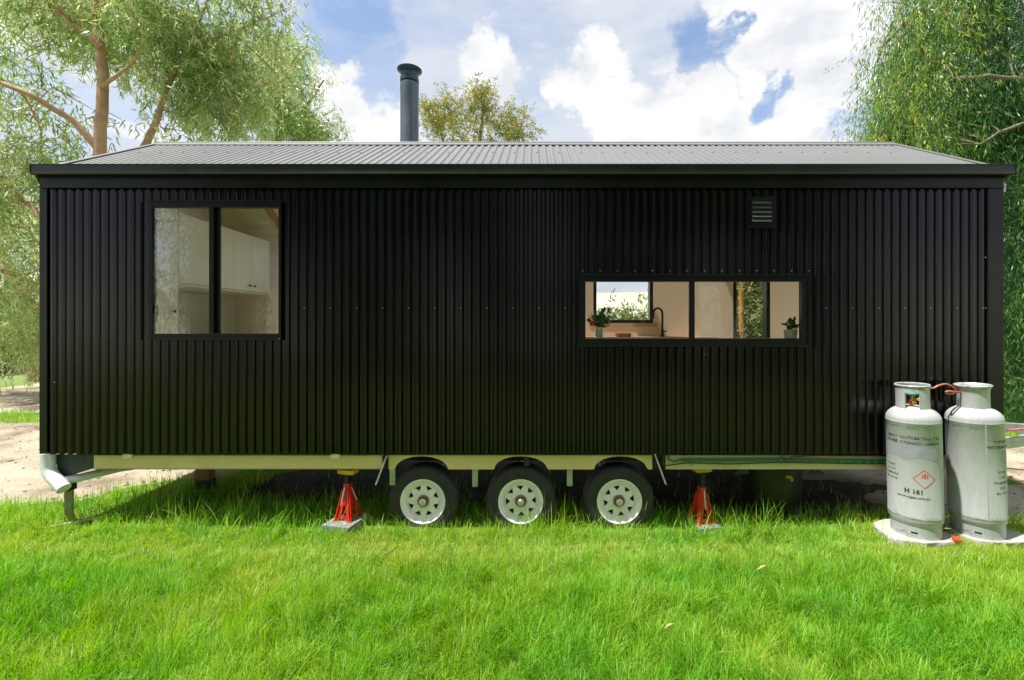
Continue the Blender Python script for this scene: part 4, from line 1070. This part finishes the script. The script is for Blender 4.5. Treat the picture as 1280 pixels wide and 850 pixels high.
# rear bench with tap and board
bx0, bx1, bz = .45, 2.3, WZ(421,5.9)
rb = thing('sink_bench', 'timber topped bench along the rear wall behind the long window', 'bench', (1.3,2.1,ZI))
lb(rb, (bx0,1.80,ZI+.001),(bx1,2.37,bz-.04)).build('cupboard_base', M['bench'], rb)
lb(rb, (bx0-.02,1.76,bz-.039),(bx1+.02,2.385,bz)).build('bench_top', M['bench'], rb)
tp = W(828,420,6.0); tp.z = bz
ta = thing('kitchen_tap', 'matt black gooseneck kitchen tap standing by the rear window sill', 'tap', tp)
mb = MB(); mb.lathe([(.030,0),(.030,.014),(.018,.022),(.016,.10)], 20, 'z'); arc = [(0,0,.09),(0,0,.30)]+[(-.06+.06*math.cos(a),0,.30+.075*math.sin(a)) for a in np.linspace(.2,PI,8)]+[(-.12,0,.24)]
mb.tube(arc, .014, 12); mb.build('spout', M['tub'], ta, smooth=50)
mb = MB(); mb.tube([(0,0,.06),(.05,-.02,.075)], .008, 8); mb.build('lever', M['tub'], ta, smooth=50)
mb = MB(); mb.box((-.085,-.1,.001),(.085,.1,.05),.01); mb.build('board', mat('board_wood', (.28,.09,.05), .5), tag_root := thing('serving_board', 'dark reddish timber block on the rear bench beside the sink', 'board', (W(779,420,5.9).x,1.9,bz)))
def house_plant(name, label, loc, potprof, leaves, lm, seed, flower=False):
    g = np.random.default_rng(seed)
    o = thing(name, label, 'plant', loc)
    mb = MB(); mb.lathe(potprof, 28, 'z'); mb.build('pot', M['white'], o, smooth=40)
    top = potprof[0][1] if False else max(p[1] for p in potprof)
    lv = Leaves(); st = MB()
    n, sp, ht, ll, lw = leaves
    for k in range(n):
        a = g.uniform(0,2*PI); rr = sp*g.random()**.6
        tip = np.array([rr*math.cos(a), rr*math.sin(a)*.55, top+ht*g.uniform(.25,1)])
        cv = curve((0,0,top-.04), tip, .1, 5, g, .15)
        st.tube([Vector(c) for c in cv], .0025, 5, False)
        m = 5; t = g.uniform(.4,1,m); pts = np.array([cv[min(4,int(q*4))] for q in t])
        dv = (tip-np.array([0,0,top-.04])); dv /= np.linalg.norm(dv)
        lv.add(pts, dv+g.normal(size=(m,3))*.6, g.uniform(.7,1.2,m)*ll, g.uniform(.7,1.2,m)*lw, g.random(m))
    st.build('stems', M['post'], o); lv.build('foliage', lm, o, g)
    if flower:
        mb = MB(); mb.lathe([(.0002,-.02),(.022,-.008),(.026,.006),(.012,.02),(.0002,.022)], 12, 'z', (-.07,-.05,top+.03)); mb.build('flower', M['redplastic'], o, smooth=60)
    return o
darkleaf = leaf_mat('house_leaves', [(0,(.02,.05,.015)),(1,(.07,.14,.03))], .25, .3, spec=.5)
sz = RW[2]+.0545
p = W(749,422,4.13)
house_plant('vase_plant', 'leafy bouquet in a white vase on the sill at the left of the long window', (p.x,.128,sz), [(.0002,0),(.028,0),(.036,.03),(.030,.07),(.022,.09),(.026,.10),(.020,.10),(.018,.08)], (26,.13,.17,.06,.022), darkleaf, 5, True)
p = W(988,422,4.13)
house_plant('pot_plant', 'small plant in a white pot on the sill, right of the long window', (p.x,.128,sz), [(.0002,0),(.044,0),(.052,.004),(.056,.078),(.051,.078),(.049,.06)], (9,.06,.10,.055,.03), darkleaf, 6)

# ------------------------------------------------------------------ jack stands on pavers
def make_stand(label, loc, top_z, red, rot):
    o = thing('jack_stand', label, 'jack stand', loc, 'jack stands under the chassis', (0,0,rot))
    hb = .26; b = .072; t = .029
    mb = MB()
    for sx in (-1,1):
        for sy in (-1,1):
            mb.bar((sx*b,sy*b,0),(sx*t,sy*t,hb), .030, .006, up=(0,sy,0)); mb.bar((sx*b*.985,sy*b,0),(sx*t*.95,sy*t,hb), .006, .030, up=(0,sy,0), bev=0)
            mb.box((sx*b-.02,sy*b-.02,0),(sx*b+.02,sy*b+.02,.006),.002)
    for s in (-1,1):
        k = b*.93
        mb.bar((-k,s*k,.03),(k,s*k,.03), .005, .028, bev=0); mb.bar((s*k,-k,.03),(s*k,k,.03), .005, .028)
        # solid upper plates of the pyramid
        for ax in (0,1):
            def q(u, z):
                wdt = b+(t-b)*z/hb
                return (u*wdt, s*(wdt+.002), z) if ax == 0 else (s*(wdt+.002), u*wdt, z)
            mb.poly([q(-1,.135),q(1,.135),q(1,hb),q(-1,hb)])
            for e in (-1,1): mb.poly([q(e,0),q(e*.48,0),q(e*.12,.135),q(e,.135)])
    mb.box((-t,-t,hb-.012),(t,t,hb+.055),.004)
    mb.build('base', red, o, smooth=30)
    h = top_z-loc[2]
    mb = MB(); mb.box((-.020,-.026,hb-.05),(.020,.026,h-.03),.003)
    for i in range(5): mb.box((.019,-.02,hb+.06+i*.016),(.024,.02,hb+.068+i*.016))
    mb.build('ratchet_column', M['darksteel'], o)
    mb = MB(); mb.prism([(-.078,-.04,h-.002),(-.082,-.04,h-.038),(-.05,-.04,h-.044),(.05,-.04,h-.044),(.082,-.04,h-.038),(.078,-.04,h-.002),(.055,-.04,h-.008),(-.055,-.04,h-.008)], (0,.08,0)); mb.build('saddle', M['yellow'], o)
    mb = MB(); mb.tube([(.0,-.045,hb+.03),(-.004,-.06,hb-.02),(-.010,-.085,.14)], .006, 8); mb.build('lever', M['cap'], o, smooth=50)
    mb = MB(); mb.tube([(.035,.0,hb+.02),(.05,.02,hb-.05),(.07,.03,.16)], .005, 8); mb.build('locking_pin', M['cap'], o, smooth=50)
    return o
def paver(label, px, Z, sx, sy, rot, layers=2):
    x, y = WX(px,Z), Z-4; g = float(height(x,y))-.012
    o = thing('paver', label, 'paver', (x,y,g), 'pavers under the jack stands', (0,0,rot))
    for i in range(layers):
        mb = MB(); mb.box((-sx/2+i*.006,-sy/2,i*.0455),(sx/2,sy/2-i*.005,i*.0455+.045),.004); mb.build('slab', M['paver'], o, smooth=None)
    return x, y, g+layers*.0455
x, y, z = paver('pair of stacked grey concrete pavers under the left jack stand', 433, 4.10, .27, .32, R(-14))
make_stand('red jack stand with a bright yellow saddle, left of the wheels', (WX(435,4.12),.12,z), zr0-.012, M['red'], R(-14))
x, y, z = paver('grey concrete paver half sunk in grass under the right jack stand', 880, 4.16, .22, .26, R(8), 1)
make_stand('orange red jack stand with a worn yellow saddle, right of the wheels', (WX(877,4.18),.18,z), zr0-.012, M['orange'], R(10))
# dark tub under the floor
p = W(962,600,4.55); gz = float(height(p.x,p.y))
tb = thing('water_tub', 'black plastic waste water tub in the shade under the right of the house', 'tub', (p.x,p.y,gz))
mb = MB(); mb.lathe([(.0002,0),(.25,0),(.27,.03),(.285,.43),(.31,.435),(.31,.46),(.28,.465),(.0002,.465)], 40, 'z'); mb.build('body', M['tub'], tb, smooth=35)
mb = MB(); mb.lathe([(.312,.43),(.318,.43),(.318,.465),(.312,.465)], 40, 'z', close=True); mb.build('rim', M['tub'], tb, smooth=35)
mb = MB(); mb.tube([(0,-.29,.405),(.0,-.33,.41),(.025,-.345,.405),(.03,-.345,.38)], .011, 8); mb.box((-.015,-.34,.40),(.03,-.325,.425),.003); mb.build('tap', M['yellow'], tb, smooth=50)
for s in (-1,1):
    mb = MB(); mb.prism([(s*.30,-.18,.46),(s*.36,-.18,.45),(s*.44,-.18,.385),(s*.29,-.18,.39)], (0,.01,0))
    mb.build('bracket', M['gusset'], tb)
# timber block far under the left of the rail
p = W(257,590,5.0); gz = float(height(p.x,p.y))
o = thing('timber_block', 'small reddish timber block stacked under the left part of the chassis', 'block', (p.x,p.y,gz))
mb = MB(); mb.box((-.08,-.06,0),(.08,.06,WZ(599,5.0)-gz),.005); mb.build('lower_block', M['under'], o)
mb = MB(); mb.box((-.09,-.05,WZ(599,5.0)-gz+.001),(.07,.05,WZ(586,5.0)-gz),.005); mb.build('upper_block', M['timber'], o)
# pale offcut lying at the corner leg
a, b = W(62,664,3.95), W(148,640,4.25)
for p in (a, b): p.z = float(height(p.x,p.y))+.015
mb = MB(); mid = (a+b)/2; mb.bar(a-mid, b-mid, .035, .016, bev=.004); o = mb.build('timber_offcut', M['offcut'], loc=mid); tag(o, 'thin weathered timber offcut lying in grass by the corner leg', 'timber')

# ------------------------------------------------------------------ slabs, gas bottles
def slab(label, cx, cy_, rx, ry, rot, seed, th=.05, sink=.02):
    g = np.random.default_rng(seed); z = float(height(cx,cy_))-sink
    mb = MB(); n = 36; pts = []
    for k in range(n):
        a = 2*PI*k/n; e = 3
        c, s = math.cos(a), math.sin(a); rr = (abs(c)**e+abs(s)**e)**(-1/e)*(1+g.normal(0,.03)+.05*math.sin(3*a+seed))
        pts.append(Vector((c*rr*rx, s*rr*ry, 0)))
    mb.prism(pts, (0,0,th)); bmesh.ops.bevel(mb.bm, geom=[e for e in mb.bm.edges if all(v.co.z > th*.9 for v in e.verts)], offset=.008, segments=2, affect='EDGES')
    o = mb.build('concrete_slab', M['slab'], loc=(cx,cy_,z)); o.rotation_euler.z = rot
    tag(o, label, 'slab'); return z+th
BX = [(3.175,-.20), (3.69,-.20)]
sz1 = slab('whitish rough slab lying under the left gas bottle', 3.15, -.19, .26, .215, R(-4), 3, .055)
sz2 = slab('whitish rough slab lying under the right gas bottle', 3.75, -.19, .27, .215, R(3), 4, .055)
slab('broken white slab piece lying at the far right edge beside the gas bottles', 4.14, -.42, .24, .10, R(-12), 5, .05, .0)
BR = .182
def wrap_text(s, size, th0, z0, r, bold=0):
    cu = bpy.data.curves.new('tmp', 'FONT'); cu.body = s; cu.size = size; cu.align_x = 'CENTER'; cu.align_y = 'CENTER'; cu.resolution_u = 2; cu.offset = bold; cu.space_character = 1.08
    ob = bpy.data.objects.new('tmp', cu); COL.objects.link(ob)
    dg = bpy.context.evaluated_depsgraph_get(); me = bpy.data.meshes.new_from_object(ob.evaluated_get(dg))
    bpy.data.objects.remove(ob); bpy.data.curves.remove(cu)
    for v in me.vertices:
        a = th0+v.co.x/r; v.co = Vector((r*math.cos(a), r*math.sin(a), z0+v.co.y))
    return me
def wrap_poly(mb, pts, th0, z0, r, div=.015):
    """polygon strip between lower and upper outline: pts list of (x, zlow, zhigh)"""
    for (xa,la,ha),(xb,lb_,hb_) in zip(pts, pts[1:]):
        def q(x, z): a = th0+x/r; return (r*math.cos(a), r*math.sin(a), z0+z)
        mb.poly([q(xa,la),q(xb,lb_),q(xb,hb_),q(xa,ha)])
def bottle(label, x, y, z, kind, rot):
    o = thing('gas_bottle', label, 'gas bottle', (x,y,z), 'gas bottles beside the house', rot)
    mb = MB()
    dome = [(BR*math.cos(a), 0.945+.115*math.sin(a)) for a in np.linspace(0, PI/2*.97, 14)]
    low = [(BR*math.cos(a), .145-.10*math.sin(a)) for a in np.linspace(PI/2*.9, 0, 10)]
    mb.lathe(low+[(BR,.16),(BR+.0012,.163),(BR+.0012,.170),(BR,.173),(BR,.55),(BR,.925),(BR+.0015,.928),(BR+.0015,.936),(BR,.939)]+dome, 72, 'z')
    if kind == 1: mb.bar((BR*math.cos(R(-112)),BR*math.sin(R(-112)),.173),(BR*math.cos(R(-112)),BR*math.sin(R(-112)),.925), .008, .002, up=(math.cos(R(-112)),math.sin(R(-112)),0))
    body = mb.build('body', M['bottle'], o, smooth=35)
    # foot ring with drain slots
    mb = MB(); n = 72; rf_ = BR-.014
    zs = [0,.012,.04,.055,.11]
    for k in range(n):
        a, b = 2*PI*k/n, 2*PI*(k+1)/n
        slot = (k % 18) in (8,9,10)
        for i in range(4):
            if slot and i == 2: continue
            for rr in (rf_, rf_-.005):
                mb.poly([(rr*math.cos(a),rr*math.sin(a),zs[i]),(rr*math.cos(b),rr*math.sin(b),zs[i]),(rr*math.cos(b),rr*math.sin(b),zs[i+1]),(rr*math.cos(a),rr*math.sin(a),zs[i+1])])
    bmesh.ops.remove_doubles(mb.bm, verts=list(mb.bm.verts), dist=1e-5)
    mb.lathe([(rf_+.002,0),(rf_+.002,.008),(rf_-.007,.008),(rf_-.007,0)], n, 'z', close=True)
    mb.build('foot_ring', M['bottle'], o, smooth=35)
    # collar
    toC = math.atan2(-4-y, -x)
    mb = MB(); n = 72; rc = .112 if kind == 0 else .102
    if kind == 0:
        zs = [1.02,1.165,1.195,1.222]
        for k in range(n):
            a, b = 2*PI*k/n, 2*PI*(k+1)/n; mid_ = ((a+b)/2-toC+PI) % (2*PI)-PI
            op = (-.46 < mid_ < .46) or (mid_ > 2.4) or (mid_ < -2.4)
            for i in range(3):
                if op and i == 0: continue
                for rr in (rc, rc-.006):
                    mb.poly([(rr*math.cos(a),rr*math.sin(a),zs[i]),(rr*math.cos(b),rr*math.sin(b),zs[i]),(rr*math.cos(b),rr*math.sin(b),zs[i+1]),(rr*math.cos(a),rr*math.sin(a),zs[i+1])])
        bmesh.ops.remove_doubles(mb.bm, verts=list(mb.bm.verts), dist=1e-5)
        mb.lathe([(rc-.008,1.212),(rc+.005,1.212),(rc+.008,1.221),(rc+.003,1.230),(rc-.008,1.226)], n, 'z', close=True)
        for s in (-.46,.46):
            a = toC+s; mb.bar((rc*math.cos(a)-.003*math.cos(a),rc*math.sin(a)-.003*math.sin(a),1.02),(rc*math.cos(a)-.003*math.cos(a),rc*math.sin(a)-.003*math.sin(a),1.17), .010,.008)
    else:
        mb.lathe([(rc,1.01),(rc,1.15),(rc+.003,1.190),(rc+.010,1.207),(rc+.018,1.214),(rc+.019,1.222),(rc+.012,1.227),(rc+.004,1.220),(rc-.004,1.2),(rc-.006,1.01)], n, 'z')
    mb.build('collar', M['bottle'], o, smooth=35)
    mb = MB(); mb.lathe([(.028,1.05),(.028,1.08),(.018,1.09),(.016,1.135)], 18, 'z'); mb.tube([(0,0,1.105),(.07*math.cos(toC+1.2),.07*math.sin(toC+1.2),1.108)], .012, 10)
    v = mb.build('valve', M['brass'], o, smooth=40)
    mb = MB(); mb.lathe([(.0002,1.138),(.036,1.136),(.040,1.142),(.040,1.154),(.036,1.160),(.0002,1.160)], 20, 'z'); mb.build('handwheel', M['greenplastic'], v, smooth=40)
    if kind == 0:
        mb = MB(); c = Vector((.05*math.cos(toC-.25),.05*math.sin(toC-.25),1.088)); mb.lathe([(.0002,-.016),(.012,-.012),(.016,0),(.012,.012),(.0002,.016)], 14, 'z', c); mb.build('plug', M['redplastic'], v, smooth=60)
    else:
        mb = MB(); pts = [(x_, .0, .006+.003*math.sin(x_*90)) for x_ in np.linspace(-.04,.04,8)]; wrap_poly(mb, pts, toC+.45, 1.035, rc+.002); mb.build('tape', M['redplastic'], o)
    return o, toC
def letter(o, me, name='stencil_lettering', m=None):
    me.materials.clear(); me.materials.append(m or M['ink']); ob = link(name, me, o); return ob
TXT = BR+.0012
o1, tc1 = bottle('grey gas bottle with a red flame diamond and square cut collar, left of the two', BX[0][0], BX[0][1], sz1, 0, (R(.5),R(-1.8),0))
o2, tc2 = bottle('grey gas bottle with a flared round collar and seam, right of the two', BX[1][0], BX[1][1], sz2, 1, (R(.5),R(-2.4),0))
letter(o1, wrap_text('HEAVY VENTREATING CYL', .030, tc1-.05, .815, TXT, .0012))
letter(o1, wrap_text('OTHER CYLINDER UNMOV', .030, tc1-.05, .775, TXT, .0012))
letter(o1, wrap_text('H 161', .046, tc1-.02, .385, TXT, .003))
letter(o1, wrap_text('www.elgas.com.au', .027, tc1-.05, .340, TXT, .0007))
for i, s in enumerate(('LP GAS','UN 1075','FLAMMABLE','NET 45 KG')): letter(o1, wrap_text(s, .022, tc1-.92, .575-i*.036, TXT, .0005))
mb = MB(); g = np.random.default_rng(2)
wrap_poly(mb, [(q, -.045+.012*math.sin(q*30)-abs(max(0,q-.08))*.0, .050-.25*max(0,q-.12)+.006*math.sin(q*47)) for q in np.linspace(-.24,.17,40)], tc1, .695, BR+.0008)
mb.build('paint_patch', M['patch'], o1)
# flame diamond: red outline, flame over a line
mb = MB(); r_ = BR+.0012; th = tc1+.36; hw = .074
def strip2(mb, p, q, wd, th, z0):
    p, q = Vector(p), Vector(q); d = (q-p).normalized(); nrm = Vector((-d.y,d.x))*wd/2
    for i in range(8):
        a, b = p.lerp(q,i/8), p.lerp(q,(i+1)/8)
        def qq(v): an = th+v.x/r_; return (r_*math.cos(an), r_*math.sin(an), z0+v.y)
        mb.poly([qq(a-nrm),qq(b-nrm),qq(b+nrm),qq(a+nrm)])
c4 = [(-hw,0),(0,hw),(hw,0),(0,-hw)]
for i in range(4): strip2(mb, c4[i], c4[(i+1)%4], .005, th, .495)
for px_, h0, h1, wd in ((-.016,.008,.034,.010),(0,.006,.046,.012),(.016,.008,.036,.010)): strip2(mb, (px_,h0), (px_+.004,h1), wd, th, .495)
mb.build('flame_diamond', M['redink'], o1)
for i, s in enumerate(('VAPOUR','WITHDRAWAL')): letter(o2, wrap_text(s, .032, tc2+1.02, .79-i*.042, TXT, .001))
for i, s in enumerate(('LP GAS','H 207','FLAMMABLE','TARE','NO. 45.18')): letter(o2, wrap_text(s, .024, tc2+1.0, .55-i*.042, TXT, .0005))
mb = MB(); wrap_poly(mb, [(q, -.05*math.sqrt(max(0,1-(q/.05)**2)), .06*math.sqrt(max(0,1-(q/.05)**2))) for q in np.linspace(-.05,.05,16)], tc2+1.25, .66, BR+.0008); mb.build('paint_patch', M['patch'], o2)
# copper pigtail and litter
a = W(1166,484,3.70); b = W(1197,490,3.70)
mb = MB(); pts = [W(1152,485,3.8), W(1166,485,3.79), W(1173,482,3.78), W(1182,480,3.78), W(1190,483,3.79), W(1195,488,3.8), W(1192,492,3.81), W(1185,492,3.8), W(1182,490,3.77), W(1188,489,3.76), W(1206,491,3.8)]
mid = a.copy()
fine = []
for i in range(len(pts)-1):
    p0, p1, p2, p3 = pts[max(i-1,0)], pts[i], pts[i+1], pts[min(i+2,len(pts)-1)]
    for k in range(5):
        t = k/5; fine.append(.5*((2*p1)+(p2-p0)*t+(2*p0-5*p1+4*p2-p3)*t*t+(3*p1-p0-3*p2+p3)*t**3))
fine.append(pts[-1])
mb.tube([p-mid for p in fine], .0075, 10); tag(mb.build('gas_hose', M['copper'], smooth=60, loc=mid), 'coiled copper coloured gas hose linking the two bottle collars', 'hose')
p = W(1199,669,3.68); p.z = sz2+.012
mb = MB(); mb.lathe([(.0002,0),(.026,0),(.028,.004),(.026,.022),(.0002,.024)], 18, 'z'); o = mb.build('bottle_cap', M['redplastic'], loc=(3.355,-.37,sz1+.004), smooth=40); o.rotation_euler = (R(12),R(8),0); tag(o, 'small red plastic cap lying on the white slab between the gas bottles', 'cap')
def fallen(px, py, L, rot, label):
    Z = F*1.78/(py-CY); x, y = WX(px,Z), Z-4; z = float(height(x,y))+.11
    mb = MB()
    for i in range(6):
        t0, t1 = i/6, (i+1)/6; w0_, w1_ = math.sin(PI*t0)*.006+.001, math.sin(PI*t1)*.006+.001
        mb.prism([((t0-.5)*L,-w0_,.01*math.sin(PI*t0)),((t1-.5)*L,-w1_,.01*math.sin(PI*t1)),((t1-.5)*L,w1_,.01*math.sin(PI*t1)),((t0-.5)*L,w0_,.01*math.sin(PI*t0))], (0,0,.0015))
    o = mb.build('fallen_leaf', M['straw'], loc=(x,y,z)); o.rotation_euler = (R(10),R(-12),rot); tag(o, label, 'leaf', 'dry leaves on the lawn')
fallen(953, 725, .09, .3, 'dry straw coloured leaf in the lawn below the right jack stand')
fallen(836, 803, .07, .35, 'dry curled leaf in the lawn near the bottom edge of the picture')
fallen(1178, 686, .12, -.3, 'dry stick-like leaf on the grass just in front of the left gas bottle')
